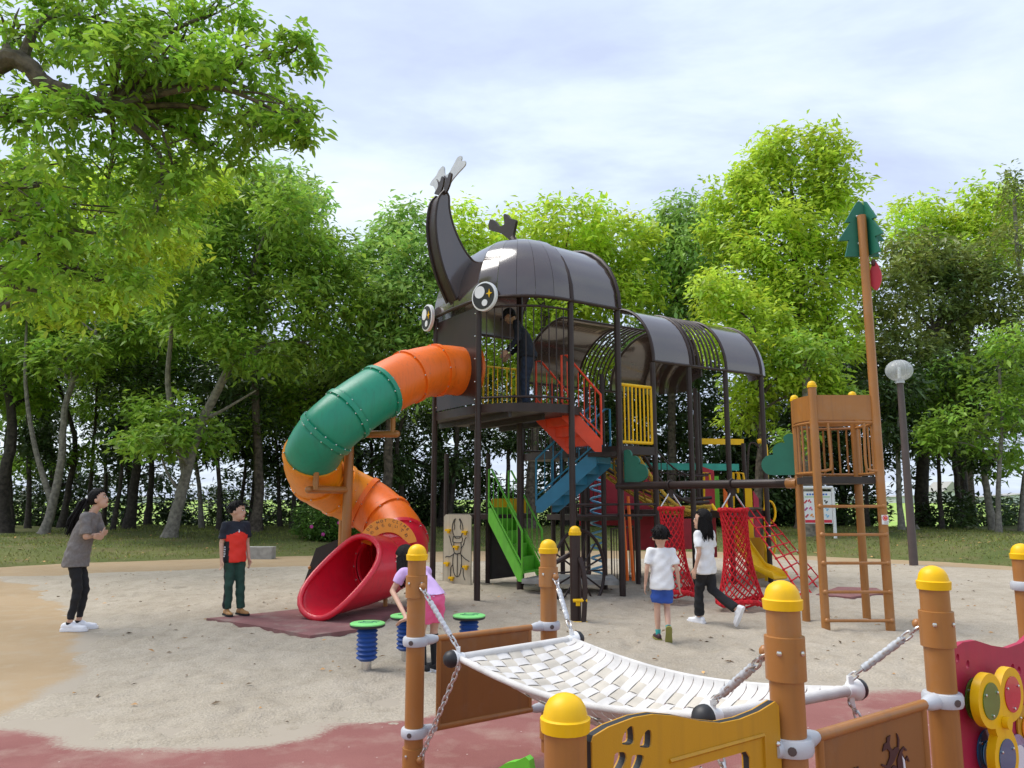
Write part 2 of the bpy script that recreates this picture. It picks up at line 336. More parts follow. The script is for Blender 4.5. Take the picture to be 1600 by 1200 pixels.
def sdist(P, X, Y):
    """signed distance to a closed polygon, positive inside"""
    d = np.full(X.shape, 1e9); ins = np.zeros(X.shape, bool); m = len(P)
    for i in range(m):
        ax, ay = P[i]; bx, by = P[(i + 1) % m]; ex, ey = bx - ax, by - ay
        t = np.clip(((X - ax) * ex + (Y - ay) * ey) / (ex * ex + ey * ey + 1e-12), 0, 1)
        d = np.minimum(d, np.hypot(X - ax - t * ex, Y - ay - t * ey))
        c = ((ay > Y) != (by > Y)) & (X < (bx - ax) * (Y - ay) / (by - ay + 1e-12) + ax); ins ^= c
    return np.where(ins, d, -d)
def gp(lst): return [tuple(gnd(u, v)[:2]) for u, v in lst]
sand_edge = gp([(-60, 904), (10, 904), (60, 918), (112, 945), (150, 985), (157, 1010), (140, 1050), (92, 1090), (2, 1132), (70, 1133), (130, 1142), (135, 1158), (200, 1170), (330, 1166), (420, 1162), (500, 1138), (600, 1128), (640, 1126), (830, 1092), (1000, 1085), (1300, 1078), (1520, 1088)]) \
    + [(5.5, 6.6), (9.5, 9.5)] + gp([(1760, 905), (1600, 893), (1430, 883), (1180, 873), (900, 874), (600, 880), (440, 886), (240, 893), (100, 899)])
grass_edge = gp([(1100, 856), (1220, 862), (1400, 868), (1600, 882)]) + [(13.5, 13.5), (14.5, 7)]
grass_edge_l = gp([(900, 856), (700, 858), (560, 863), (460, 868), (340, 877), (180, 880), (0, 884)]) + [(-13.5, 15.5), (-17, 11)]
sq = 40.0
# playground surfaces
def grid(xs, ys, hf, name, m, kindname='structure'):
    X, Y = np.meshgrid(xs, ys); Z = hf(X, Y); nx, ny = len(xs), len(ys)
    v_ = np.stack([X, Y, Z], -1).reshape(-1, 3); i = np.arange(nx * ny).reshape(ny, nx)
    f = np.stack([i[:-1, :-1], i[:-1, 1:], i[1:, 1:], i[1:, :-1]], -1).reshape(-1, 4)
    return v_, f
# tan resin path: the sheet under everything near
def dusted(xs, ys, z, poly, name, m):
    v_, f_ = grid(xs, ys, lambda X, Y: X * 0 + z, name, m); X, Y = v_[:, 0], v_[:, 1]
    if poly is not None: f_ = f_[(sdist(poly, X, Y) > 0)[f_].all(1)]
    d = sdist(sand_edge, X, Y) + (vnoise(X, Y, 41, 4, 1.1) - 0.5) * 0.9
    k = np.clip(.68 + d / 0.40, 0, 1)[:, None]; t = np.concatenate([k, k, k, k * 0 + 1], 1)
    tag(npmesh(name, v_, f_, 4, m, None, t), kind='structure')
dusted(np.linspace(-20, 18, 190), np.linspace(-6, 25, 160), 0.0, None, 'path', 'tan_path')
P = gp([(-200, 1095), (2, 1131), (60, 1100), (300, 1120), (640, 1080), (900, 1060), (1300, 1060), (1560, 1068)]) + [(6, 6.2), (6, -3), (-6, -3)]
dusted(np.linspace(-6, 6, 150), np.linspace(-3, 7.5, 150), 0.006, P, 'rubber_surfacing', 'red_rubber')
# sand: height field that dips under its neighbours along a ragged line
u_ = np.linspace(0, 1, 330); ys = 4.2 + (24 - 4.2) * u_ ** 1.9
xs = np.concatenate([np.linspace(-15, -6.5, 60)[:-1], np.linspace(-6.5, 5.5, 330)[:-1], np.linspace(5.5, 14, 60)])
def sand_h(X, Y):
    S = sdist(sand_edge, X, Y) + (vnoise(X, Y, 3, 4, 1.3) - 0.5) * 0.55 + (vnoise(X, Y, 4, 3, 9) - 0.5) * 0.25
    h = np.clip(S, -0.6, 1.2) * 0.045 + 0.004
    near = np.clip(S / 0.4, 0, 1)
    h += near * ((vnoise(X, Y, 5, 3, 2.2) - 0.5) * 0.06 + (vnoise(X, Y, 6, 2, 7) - 0.5) * 0.045 - 0.03 * np.clip(vnoise(X, Y, 9, 1, 4.2) - 0.72, 0, 1) * 4) + (vnoise(X, Y, 8, 2, 22) - 0.5) * 0.010
    for (cx, cy, r, a) in [(-0.75, 9.6, 0.9, -0.025), (-1.2, 6.68, 0.35, 0.03), (-0.2, 10.9, 0.5, -0.025), (-1.0, 13.2, 0.5, 0.05), (2.0, 10.2, 0.5, -0.03)]:
        h += a * np.exp(-((X - cx) ** 2 + (Y - cy) ** 2) / r ** 2)
    return h
v_, f_ = grid(xs, ys, sand_h, 'sand', 'sand')
keep = (v_[f_][:, :, 2].max(1) > -0.012); f_ = f_[keep]
tag(npmesh('sand_pit', v_, f_, 4, 'sand'), kind='structure')
# grass bank, wraps the play area; one big sheet to the tree line
def bank_h(X, Y):
    ln = np.interp(X, [-40, -17, -13.5, -10.3, -6.3, -2, 2, 6, 10.6, 13.5, 14.5, 40], [9, 11, 15.5, 18.6, 20.6, 22.8, 23.2, 22.6, 18.8, 13.8, 7, 5]) + (vnoise(X, Y * 0, 11, 3, 1.2) - 0.5) * 0.5
    d = Y - ln
    h = np.where(d > 0, 0.02 + 0.42 * (1 - np.exp(-np.clip(d, 0, 60) / 3.5)), np.clip(d, -3, 0) * 0.25)
    h += np.clip(d / 2, 0, 1) * (vnoise(X, Y, 12, 4, 0.5) - 0.5) * 0.22
    h -= np.clip((Y - 31) / 8, 0, 1) * 0.6
    return h
xs = np.linspace(-34, 34, 280); ys = np.linspace(4, 46, 220)
v_, f_ = grid(xs, ys, bank_h, 'bank', 'g'); f_ = f_[v_[f_][:, :, 2].max(1) > -0.3]
tag(npmesh('grass_bank', v_, f_, 4, 'grass_ground'), kind='structure')
def bank_z(x, y): return float(bank_h(np.array([[x]]), np.array([[y]]))[0, 0])
mb = MB(); mb.add([V(-1500, -300, -0.55), V(1500, -300, -0.55), V(1500, 2500, -0.55), V(-1500, 2500, -0.55)], [(0, 1, 2, 3)])
tag(mb.build('field', 'field', smooth=False), kind='structure')

# ------------------------------------------------------------ foliage helpers
def leaves(centers, spread, per, size, droop, seed, wr=0.38, out_from=None, fancy=False):
    """leaf blades in whorls round clump centres -> verts, faces, tint"""
    r = np.random.default_rng(seed); C = np.repeat(centers, per, 0); n = len(C)
    p = C + r.normal(0, 1, (n, 3)) * spread
    d = r.normal(0, 1, (n, 3)); d[:, 2] = d[:, 2] * 0.45 - droop
    if out_from is not None:
        o = C - out_from; o /= np.linalg.norm(o, axis=1, keepdims=True) + 1e-6; d += o * 0.6
    d /= np.linalg.norm(d, axis=1, keepdims=True)
    up = r.normal(0, 0.45, (n, 3)); up[:, 2] += 1.0
    s = np.cross(d, up); s /= np.linalg.norm(s, axis=1, keepdims=True) + 1e-6; nn = np.cross(s, d)
    ln = (size * r.uniform(0.5, 1.45, n))[:, None]; wd = ln * wr * r.uniform(0.8, 1.15, (n, 1))
    if fancy:
        pts = [p, p + d * ln * .33 + s * wd * .42 + nn * wd * .15, p + d * ln * .68 + s * wd * .40 + nn * wd * .12 - V3(0, 0, .06) * ln, p + d * ln - V3(0, 0, .14) * ln, p + d * ln * .68 - s * wd * .40 + nn * wd * .12 - V3(0, 0, .06) * ln, p + d * ln * .33 - s * wd * .42 + nn * wd * .15]
        v_ = np.stack(pts, 1).reshape(-1, 3); b = np.arange(n)[:, None] * 6
        f = np.concatenate([b + np.array([[0, 1, 2, 3]]), b + np.array([[0, 3, 4, 5]])]); k = 6
    else:
        pts = [p, p + d * ln * .45 + s * wd * .5 + nn * wd * .18, p + d * ln - V3(0, 0, .1) * ln, p + d * ln * .45 - s * wd * .5 + nn * wd * .18]
        v_ = np.stack(pts, 1).reshape(-1, 3); b = np.arange(n)[:, None] * 4
        f = np.concatenate([b + np.array([[0, 1, 2]]), b + np.array([[0, 2, 3]])]); k = 4
    tc_ = np.repeat(r.uniform(0.72, 1.25, (len(centers), 1)), per, 0) * r.uniform(0.75, 1.25, (n, 1))
    hue = np.repeat(r.normal(0, 0.07, (len(centers), 1)), per, 0)
    t = np.concatenate([tc_ * (1 + hue), tc_, tc_ * (1 - hue), np.ones((n, 1))], 1)
    return v_, f, np.repeat(t, k, 0)
def V3(*a): return np.array(a)
def shell(c, r, n, seed, lo=0.45):
    g = np.random.default_rng(seed); d = g.normal(0, 1, (n, 3)); d /= np.linalg.norm(d, axis=1, keepdims=True)
    d[:, 2] = np.where(d[:, 2] < -0.3, d[:, 2] * 0.6, d[:, 2])
    q = g.uniform(lo ** 3, 1, (n, 1)) ** (1 / 3) * (1 + 0.18 * np.sin(d[:, :1] * 5 + seed) * np.cos(d[:, 1:2] * 4))
    return np.array(c) + d * np.array(r) * q
SEED = [100]; DENS = 2.6; LEAF = 1.02
def tree(name, label, base, trunk_pts, tr, lobes, leaf, size, dens, bark='bark', group='trees around the playground', per=14, droop=0.35, wr=0.38, fancy=False, spread=None, lo=0.45, stems=()):
    """lobes: (centre, (rx, ry, rz)); trunk_pts: path up from the base"""
    if not fancy: size *= LEAF; wr *= 1.1
    t = thing(name, label, 'tree', base, group); mb = MB(); SEED[0] += 1; sd_ = SEED[0]; rr = random.Random(sd_)
    path = catmull([base] + trunk_pts, 5); m = len(path)
    radii = [tr * (1.35 - 0.35 * min(1, i / 3)) * (1 - 0.6 * i / m) for i in range(m)]
    mb.tube([p + V(rr.uniform(-1, 1), rr.uniform(-1, 1), 0) * tr * 0.12 * (i > 0) for i, p in enumerate(path)], radii, 9)
    for sp_, r_ in stems:
        sp_ = catmull(sp_, 5); mb.tube(sp_, [r_ * (1 - .7 * i / len(sp_)) for i in range(len(sp_))], 8)
    allv = []; allf = []; allt = []; o = 0
    sat = []
    for (c, r) in lobes:
        for q in range(3):
            d = V(rr.gauss(0, 1), rr.gauss(0, .7), rr.gauss(.25, .8)).normalized(); kk = rr.uniform(.28, .45); sat.append((Vector(c) + V(d.x * r[0], d.y * r[1], d.z * r[2]) * rr.uniform(.85, 1.1), tuple(x * kk for x in r)))
    for li, (c, r) in enumerate(list(lobes) + sat):
        c = Vector(c); i0 = max(1, int(m * rr.uniform(0.35, 0.75)))
        cand = min(range(max(1, m // 3), m), key=lambda i: (path[i] - c).length + 1.1 * max(0, path[i].z - c.z + 0.5) )
        st = path[cand]; md = (st + c) / 2 + V(rr.uniform(-.3, .3), rr.uniform(-.3, .3), (c - st).length * 0.12)
        br = min(radii[cand] * 0.62, tr * 0.5); lp = catmull([st, md, c], 5)
        if li < len(lobes): mb.tube(lp, [br * (1 - 0.75 * k / (len(lp) - 1)) for k in range(len(lp))], 6)
        for q in range(4 if li < len(lobes) else 0):
            d = V(rr.uniform(-1, 1) * r[0], rr.uniform(-1, 1) * r[1], rr.uniform(-.5, 1) * r[2]) * 0.85
            k0 = rr.randint(len(lp) // 2, len(lp) - 1); sp = lp[k0]
            mb.tube([sp, sp * 0.5 + (c + d) * 0.5 + V(0, 0, .12), c + d], [br * 0.3, br * 0.2, br * 0.08], 5)
        vol = r[0] * r[2] * 4
        n = max(8, int(DENS * dens * vol / (size * size)))
        cs = shell(c, r, n, sd_ * 31 + li, lo)
        a, b, d_ = leaves(cs, spread or size * 0.9, per, size, droop, sd_ * 17 + li, wr, np.array(c), fancy)
        allv.append(a); allf.append(b + o); allt.append(d_); o += len(a)
    mb.build('trunk', bark, t)
    npmesh('crown', np.concatenate(allv), np.concatenate(allf), 4 if fancy else 3, leaf, t, np.concatenate(allt), smooth=False)
    return t
def lob(lst, Y, dy=0.0):
    o = []
    for i, (u, v, ru, rv) in enumerate(lst):
        y = Y + dy * math.sin(i * 2.3); k = y / 1200.0
        o.append((at(u, v, y), (ru * k, 0.5 * (ru + rv) * k, rv * k)))
    return o
def base(u, Y):
    x = at(u, 780, Y).x; return V(x, Y, bank_z(x, Y) - 0.05)
def tp(*pts): return [at(u, v, Y) for u, v, Y in pts]

# ------------------------------------------------------------ trees
b0 = V(-9.2, 9.8, 0.2)
tree('overhanging_tree', 'near broadleaf tree whose leafy branches hang in at the upper left corner', b0,
     [V(-9.0, 9.7, 2.6), V(-8.2, 9.4, 4.6), at(-10, 105, 9.0), at(80, 135, 9.1), at(170, 168, 9.2)], 0.20,
     lob([(40, 50, 110, 80), (150, 30, 110, 60), (190, 90, 80, 60), (290, 50, 85, 55), (290, 130, 80, 55), (390, 95, 65, 45), (440, 160, 50, 32), (470, 195, 40, 20), (400, 200, 60, 40), (240, 180, 90, 50), (120, 190, 90, 55), (40, 190, 80, 60), (350, 240, 45, 28), (60, 290, 90, 70), (170, 280, 90, 60), (270, 260, 70, 50), (40, 380, 80, 50), (150, 365, 80, 50), (245, 335, 60, 45), (60, 455, 80, 40), (170, 440, 60, 30), (460, 80, 38, 30), (340, 20, 60, 35), (330, 165, 70, 45), (250, 90, 70, 50), (205, 140, 70, 50)], 9.3, 0.6),
     'leaf_near', 0.125, 0.23, per=11, droop=0.45, wr=0.42, fancy=True, group='near trees at the edge', spread=0.075, lo=0.15)
G_ = 'trees around the playground'
tree('yellow_green_tree', 'yellow-green tree filling the left edge below the overhanging branches', V(-13.4, 17.0, bank_z(-13.4, 17.0)), tp((-120, 650, 17), (-60, 540, 17), (60, 420, 17)), 0.17,
     lob([(30, 300, 80, 50), (120, 300, 80, 50), (210, 300, 70, 50), (60, 380, 90, 55), (160, 390, 85, 50), (250, 370, 60, 45), (30, 460, 80, 40), (120, 470, 80, 35), (200, 450, 60, 30), (300, 290, 55, 40)], 17, 0.8), 'leaf_bright', 0.17, 0.40, group=G_)
tree('blue_green_tree', 'tall blue-green tree between the overhanging branches and the slide', base(400, 27), tp((405, 760, 27), (400, 600, 27), (410, 450, 27)), 0.2,
     lob([(360, 290, 55, 40), (430, 300, 55, 38), (480, 320, 30, 35), (400, 360, 70, 45), (470, 380, 50, 45), (330, 350, 55, 45)], 27, 1), 'leaf_bluegreen', 0.25, 0.42, group=G_)
tree('forked_tree', 'tree with a leaning pale trunk that forks low, behind the boy in red', base(268, 24), tp((276, 800, 24), (290, 745, 24), (320, 650, 24), (372, 540, 24), (390, 440, 24)), 0.21,
     lob([(320, 320, 75, 45), (400, 310, 70, 40), (450, 335, 50, 50), (470, 400, 75, 55), (380, 400, 80, 55), (300, 420, 80, 55), (520, 470, 70, 55), (430, 480, 85, 50), (330, 500, 80, 45), (490, 540, 60, 40), (400, 555, 70, 35), (250, 650, 60, 30), (300, 690, 70, 32), (230, 690, 45, 22)], 24, 1.2), 'leaf_mid', 0.24, 0.42, bark='bark_pale', group=G_, stems=[(tp((290, 748, 24), (280, 690, 24), (262, 600, 24), (268, 500, 24), (250, 420, 24)), .13), (tp((318, 655, 24), (350, 640, 24), (400, 610, 24)), .07), (tp((284, 770, 24), (262, 740, 24), (245, 690, 24)), .06)])
tree('slender_tree', 'tall slim tree with a Y-shaped grey trunk at the far left', base(72, 24.5), tp((80, 800, 24.5), (95, 720, 24.5), (105, 620, 24.5), (150, 520, 24.5)), 0.16,
     lob([(60, 480, 80, 60), (150, 500, 80, 55), (100, 560, 60, 35), (30, 560, 60, 45), (220, 520, 60, 40)], 25, 1), 'leaf_mid', 0.24, 0.40, bark='bark_pale', group=G_, stems=[(tp((82, 790, 24.5), (55, 700, 24.5), (40, 600, 24.5), (42, 500, 24.5)), .10)])
tree('broad_tree', 'dark-trunked broad tree just behind the woman in grey', base(205, 28), tp((210, 760, 28), (225, 640, 28), (250, 540, 28)), 0.2,
     lob([(200, 470, 90, 60), (290, 520, 80, 50), (170, 560, 70, 40), (260, 440, 80, 60), (250, 600, 50, 25)], 29, 1), 'leaf_mid', 0.26, 0.40, bark='bark_dark', group=G_)
tree('leaning_tree', 'dark slanting tree in the wood at the left edge', base(12, 26), tp((5, 760, 26), (20, 660, 26), (0, 540, 26)), 0.24,
     lob([(0, 520, 70, 50), (40, 620, 50, 30), (-30, 600, 70, 60)], 27, 1), 'leaf_mid', 0.26, 0.36, bark='bark_dark', group=G_)
tree('pale_green_tree', 'light green tree rising behind the orange bend of the tube slide', base(600, 27), tp((605, 760, 27), (610, 620, 27), (620, 480, 27)), 0.22,
     lob([(640, 355, 35, 30), (600, 390, 50, 40), (655, 410, 50, 45), (690, 430, 45, 50), (580, 450, 70, 45), (640, 480, 70, 45), (560, 510, 70, 45), (620, 545, 80, 45), (680, 520, 60, 50), (540, 570, 60, 35), (620, 610, 60, 30)], 27, 1), 'leaf_bluegreen', 0.25, 0.42, group=G_)
tree('bright_tree', 'bright yellow-green tree seen behind the beetle horn and roof', base(830, 30), tp((830, 760, 30), (840, 620, 30), (850, 480, 30)), 0.25,
     lob([(755, 420, 60, 55), (820, 380, 70, 50), (890, 355, 65, 40), (960, 385, 60, 50), (900, 420, 80, 50), (760, 490, 70, 50), (850, 490, 80, 50), (940, 470, 70, 50), (800, 560, 80, 45), (880, 570, 80, 45), (720, 370, 45, 40), (990, 440, 40, 40)], 30, 1.2), 'leaf_bright', 0.27, 0.42, group=G_)
tree('drooping_tree', 'blue-green drooping tree behind the rear wing roof', base(1050, 32), tp((1050, 760, 32), (1050, 600, 32), (1055, 460, 32)), 0.25,
     lob([(1065, 345, 45, 40), (1030, 390, 50, 45), (1085, 400, 45, 50), (1030, 450, 60, 50), (1085, 470, 50, 50), (1040, 520, 60, 45), (1100, 350, 30, 30)], 32, 1), 'leaf_bluegreen', 0.27, 0.45, group=G_, droop=0.7)
tree('tall_tree', 'tallest yellow-green tree, left of the pine-tree post', base(1255, 28), tp((1255, 740, 28), (1245, 600, 28), (1250, 450, 28), (1240, 330, 28)), 0.30,
     lob([(1240, 240, 55, 38), (1190, 265, 45, 38), (1300, 240, 30, 35), (1150, 310, 45, 38), (1230, 310, 80, 50), (1310, 300, 42, 35), (1140, 370, 50, 40), (1210, 385, 80, 50), (1290, 375, 60, 50), (1170, 440, 70, 45), (1260, 450, 80, 45), (1320, 430, 40, 40), (1230, 510, 80, 42), (1300, 510, 50, 40)], 28, 1), 'leaf_bright', 0.25, 0.46, group=G_)
tree('low_bright_tree', 'low spreading lime-green tree between the wing roof and the brown tower', base(1180, 25.5), tp((1185, 760, 25.5), (1190, 660, 25.5), (1190, 570, 25.5)), 0.16,
     lob([(1125, 470, 50, 38), (1180, 500, 60, 40), (1140, 540, 55, 38), (1220, 560, 65, 40), (1190, 600, 60, 35), (1270, 580, 40, 28), (1160, 650, 45, 25), (1290, 610, 28, 18)], 25.5, 0.8), 'leaf_bright', 0.22, 0.42, group=G_)
tree('blossoming_tree', 'dark evergreen with yellowish blossom right of the pine-tree post', base(1440, 30), tp((1440, 760, 30), (1450, 640, 30), (1460, 520, 30)), 0.3,
     lob([(1430, 410, 55, 38), (1500, 420, 60, 38), (1400, 470, 50, 45), (1470, 480, 70, 45), (1550, 480, 60, 50), (1410, 550, 60, 45), (1490, 560, 70, 45), (1440, 620, 70, 40), (1370, 620, 45, 45), (1520, 640, 60, 40), (1600, 560, 60, 60)], 30, 1), 'leaf_olive', 0.25, 0.42, bark='bark_dark', group=G_)
tree('back_tree', 'bright green treetop showing above the blossoming evergreen', base(1510, 36), tp((1510, 700, 36), (1510, 560, 36), (1510, 440, 36)), 0.28,
     lob([(1430, 355, 45, 35), (1490, 350, 50, 38), (1550, 340, 50, 42), (1600, 370, 50, 55), (1460, 400, 60, 35), (1540, 400, 60, 40)], 36, 1), 'leaf_bright', 0.29, 0.42, group=G_)
tree('sparse_tree', 'thin sparse pale tree at the upper right edge', base(1630, 31), tp((1625, 700, 31), (1610, 520, 31), (1590, 400, 31), (1585, 310, 31)), 0.15,
     lob([(1585, 300, 30, 35), (1610, 350, 35, 35), (1575, 380, 30, 30)], 31, 0.5), 'leaf_olive', 0.2, 0.10, bark='bark_pale', group=G_)
tree('sapling', 'young light-leaved sapling in front of the wood at the right edge', base(1555, 25), tp((1560, 760, 25), (1565, 660, 25), (1560, 560, 25)), 0.09,
     lob([(1500, 665, 45, 22), (1560, 610, 50, 28), (1580, 540, 40, 40), (1560, 700, 40, 20), (1460, 690, 25, 14), (1600, 650, 40, 35)], 25, 0.6), 'leaf_mid', 0.21, 0.26, bark='bark_pale', group=G_)
ev = [  # dark evergreens of the wood behind
 ('dark evergreen in the gap left of the tube slide', 470, 33, [(440, 600, 80, 50), (500, 640, 70, 60), (420, 680, 60, 50), (500, 730, 60, 50)], 0.30),
 ('dark evergreen behind the forked tree, left of its trunk', 200, 34, [(180, 640, 80, 50), (240, 740, 60, 45), (200, 560, 80, 40), (220, 800, 50, 30)], 0.26),
 ('dark evergreen at the back behind the tower posts', 690, 33, [(650, 640, 80, 60), (720, 640, 70, 60), (640, 720, 60, 45), (720, 740, 50, 40)], 0.26),
 ('dark evergreen behind the staircase', 880, 34, [(820, 680, 80, 50), (900, 640, 80, 60), (880, 740, 60, 40), (950, 700, 60, 60)], 0.26),
 ('tall dark evergreen under the rear wing roof', 1010, 34, [(1000, 560, 70, 60), (1060, 620, 80, 70), (980, 660, 60, 60), (1040, 730, 70, 50)], 0.34),
 ('dark evergreen behind the green cloud panel on the right', 1180, 33, [(1140, 690, 70, 60), (1210, 700, 70, 60), (1160, 770, 70, 40), (1220, 640, 60, 50)], 0.40),
 ('dark evergreen right behind the brown lookout tower', 1310, 33, [(1300, 610, 70, 60), (1340, 680, 60, 50), (1280, 700, 50, 50), (1350, 560, 50, 60), (1320, 740, 50, 30)], 0.24),
 ('dark evergreen between the lamp and the right edge', 1500, 34, [(1470, 690, 60, 40), (1530, 640, 60, 45), (1420, 700, 45, 45), (1590, 640, 50, 50)], 0.12),
 ('dark evergreen in the far left wood', 80, 34, [(60, 600, 70, 50), (110, 660, 60, 40), (30, 690, 60, 50), (110, 760, 50, 40)], 0.20),
 ('dark evergreen behind the beetle horn side', 560, 35, [(560, 620, 60, 60), (590, 700, 60, 50), (540, 760, 60, 35)], 0.28)]
for i, (lb, u, Y, lb_, dn) in enumerate(ev):
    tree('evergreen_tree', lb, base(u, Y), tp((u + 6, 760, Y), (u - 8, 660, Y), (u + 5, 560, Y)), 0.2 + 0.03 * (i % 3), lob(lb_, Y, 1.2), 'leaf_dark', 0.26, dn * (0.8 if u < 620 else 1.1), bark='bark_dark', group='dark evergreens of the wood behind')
tk = [(135, 30, 'dark'), (318, 29, 'pale'), (372, 31, 'dark'), (408, 28, 'dark'), (440, 30, 'dark'), (475, 31, 'dark'), (520, 30, 'dark'), (585, 31, 'dark'), (632, 29, 'dark'), (1266, 24.6, 'pale'), (1352, 30, 'dark'), (1405, 27, 'pale'), (1468, 28, 'dark'), (1500, 30, 'dark'), (1548, 27, 'pale'), (1590, 28, 'pale'), (48, 29, 'dark'), (165, 32, 'dark'), (350, 34, 'dark'), (790, 31, 'dark'), (700, 30, 'dark'), (22, 30, 'dark'), (100, 29, 'dark'), (180, 27, 'dark'), (232, 31, 'dark'), (345, 27, 'dark'), (392, 33, 'dark'), (458, 29, 'dark'), (500, 33, 'dark'), (548, 29, 'dark')]
names = ['far left behind the woman', 'with pale bark behind the woman', 'left of the boy in red', 'just right of the boy in red', 'left of the flowering shrub', 'above the flowering shrub', 'behind the slide support', 'behind the yellow slide bend', 'left of the beetle tower posts', 'standing behind the white notice board', 'behind the right tower leg', 'with pale bark right of the tower', 'right of the street lamp', 'second to the right of the lamp', 'pale one left of the right edge', 'pale one at the right edge', 'at the left edge by the slanting tree', 'deep in the wood behind the woman', 'deep in the wood by the forked tree', 'behind the green stairs', 'behind the beige climbing board', 'nearest the left edge of the picture', 'just left of the woman and her ponytail', 'just right of the face of the woman', 'halfway between the woman and the forked tree', 'above the head of the boy in red', 'between the boy in red and the stone block', 'left of the green slide bend', 'behind the green slide bend', 'behind the mast of the slide']
for i, ((u, Y, kd), nm) in enumerate(zip(tk, names)):
    r_ = random.Random(i); s1, s2 = r_.uniform(-18, 18), r_.uniform(-35, 35); vt = r_.uniform(560, 620)
    tree('wood_tree', 'slim woodland tree ' + nm, base(u, Y), tp((u + s1 * .5, 760, Y), (u + s1, 680, Y), (u + s2, vt, Y)), (0.30 if u == 1266 else r_.uniform(0.08, 0.14)),
         lob([(u + s2, vt - 10, 55, 35), (u + s2 + r_.uniform(-50, 50), vt + 50, 40, 22), (u + r_.uniform(-30, 30), 690 + r_.uniform(-20, 40), 26, 14)], Y, 0.8), 'leaf_dark' if i % 3 else 'leaf_mid', 0.23, 0.26, bark='bark_' + kd, group='slim woodland trees')
# shrubs of the undergrowth
def shrub(name, label, c, r, leaf, size, n, group=None, per=10, cat='shrub'):
    t = thing(name, label, cat, V(c[0], c[1], bank_z(c[0], c[1])), group); SEED[0] += 1
    cc = V(c[0], c[1], bank_z(c[0], c[1]) + r[2] * 0.55); mb = MB(); rr = random.Random(SEED[0])
    for k in range(7):
        d = V(rr.uniform(-.7, .7) * r[0], rr.uniform(-.7, .7) * r[1], r[2] * 0.5); mb.tube([t.location + V(d.x * .15, d.y * .15, -.05), t.location + d * .5 + V(0, 0, .1), cc + d], [0.03, 0.02, 0.008], 5)
    mb.build('stem', 'bark_dark', t)
    a, b, d = leaves(shell(cc, r, n, SEED[0], 0.6), size * 0.8, per, size, 0.0, SEED[0] + 5, 0.45, np.array(cc))
    npmesh('foliage', a, b, 3, leaf, t, d, smooth=False); return t
p = gnd(505, 862); az = shrub('flowering_shrub', 'rounded green shrub with a few pink flowers behind the dark board', (p.x, p.y + 1.2), (1.15, 0.9, 0.85), 'leaf_shrub', 0.10, 900)
for (u, v) in [(487, 823), (530, 817), (505, 835)]:
    q = at(u, v, p.y + 0.25); mb = MB()
    for k in range(5):
        a = k * 2 * PI / 5; mb.ball(q + V(math.cos(a) * .03, -0.02, math.sin(a) * .03), (.027, .012, .027), 6)
    mb.build('flower', 'flower', az)
und = [(-40, 33, 'at the left edge below the slanting tree'), (40, 34, 'left of the slim Y-trunk tree'), (110, 36, 'just left of the woman'), (330, 36, 'just left of the boy in red'), (400, 34, 'just right of the boy in red'), (560, 34, 'right of the flowering shrub'), (640, 35, 'behind the orange slide bend'), (720, 34, 'behind the beige climbing board'), (830, 36, 'behind the green stairs'), (930, 35, 'behind the spoked wheel'), (1010, 35, 'behind the first red net'), (1090, 34, 'behind the girl in white'), (1160, 34, 'behind the second red net'), (1230, 33, 'behind the red rope ladder'), (1300, 33, 'behind the white notice board'), (1480, 29, 'small one right of the lamp'), (1535, 32, 'small one left of the right edge'), (1590, 33, 'small one at the right edge')]
for i, (u, Y, wh) in enumerate(und):
    x = at(u, 780, Y).x; far_r = u > 1400
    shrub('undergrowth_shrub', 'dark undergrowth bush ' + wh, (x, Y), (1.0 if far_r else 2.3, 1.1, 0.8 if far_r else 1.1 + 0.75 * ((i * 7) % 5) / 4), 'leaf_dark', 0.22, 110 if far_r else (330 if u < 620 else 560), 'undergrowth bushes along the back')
# grass blades on the bank and litter on the sand
r = np.random.default_rng(5); n = 60000
X = r.uniform(-16, 17, n); Y = r.uniform(12, 31, n); Z = bank_h(X[None], Y[None])[0]; k = Z > 0.03; X, Y, Z = X[k], Y[k], Z[k]; n = len(X)
P0 = np.stack([X, Y, Z - 0.01], 1); a = r.uniform(0, 2 * PI, n); h = r.uniform(0.03, 0.10, n) * (0.5 + vnoise(X, Y, 21, 3, .5)); s_ = np.stack([np.cos(a), np.sin(a), 0 * a], 1) * 0.012
tip = P0 + np.stack([r.normal(0, .04, n), r.normal(0, .04, n), h], 1)
v_ = np.stack([P0 - s_, P0 + s_, tip], 1).reshape(-1, 3); t_ = np.repeat(np.concatenate([np.repeat(r.uniform(.5, 1.5, (n, 1)), 3, 1) * np.array([[1.1, 1, .9]]), np.ones((n, 1))], 1), 3, 0)
tag(npmesh('grass', v_, np.arange(n * 3).reshape(-1, 3), 3, 'blade', None, t_, False), 'short patchy grass on the bank under the trees', 'grass', kind='stuff')
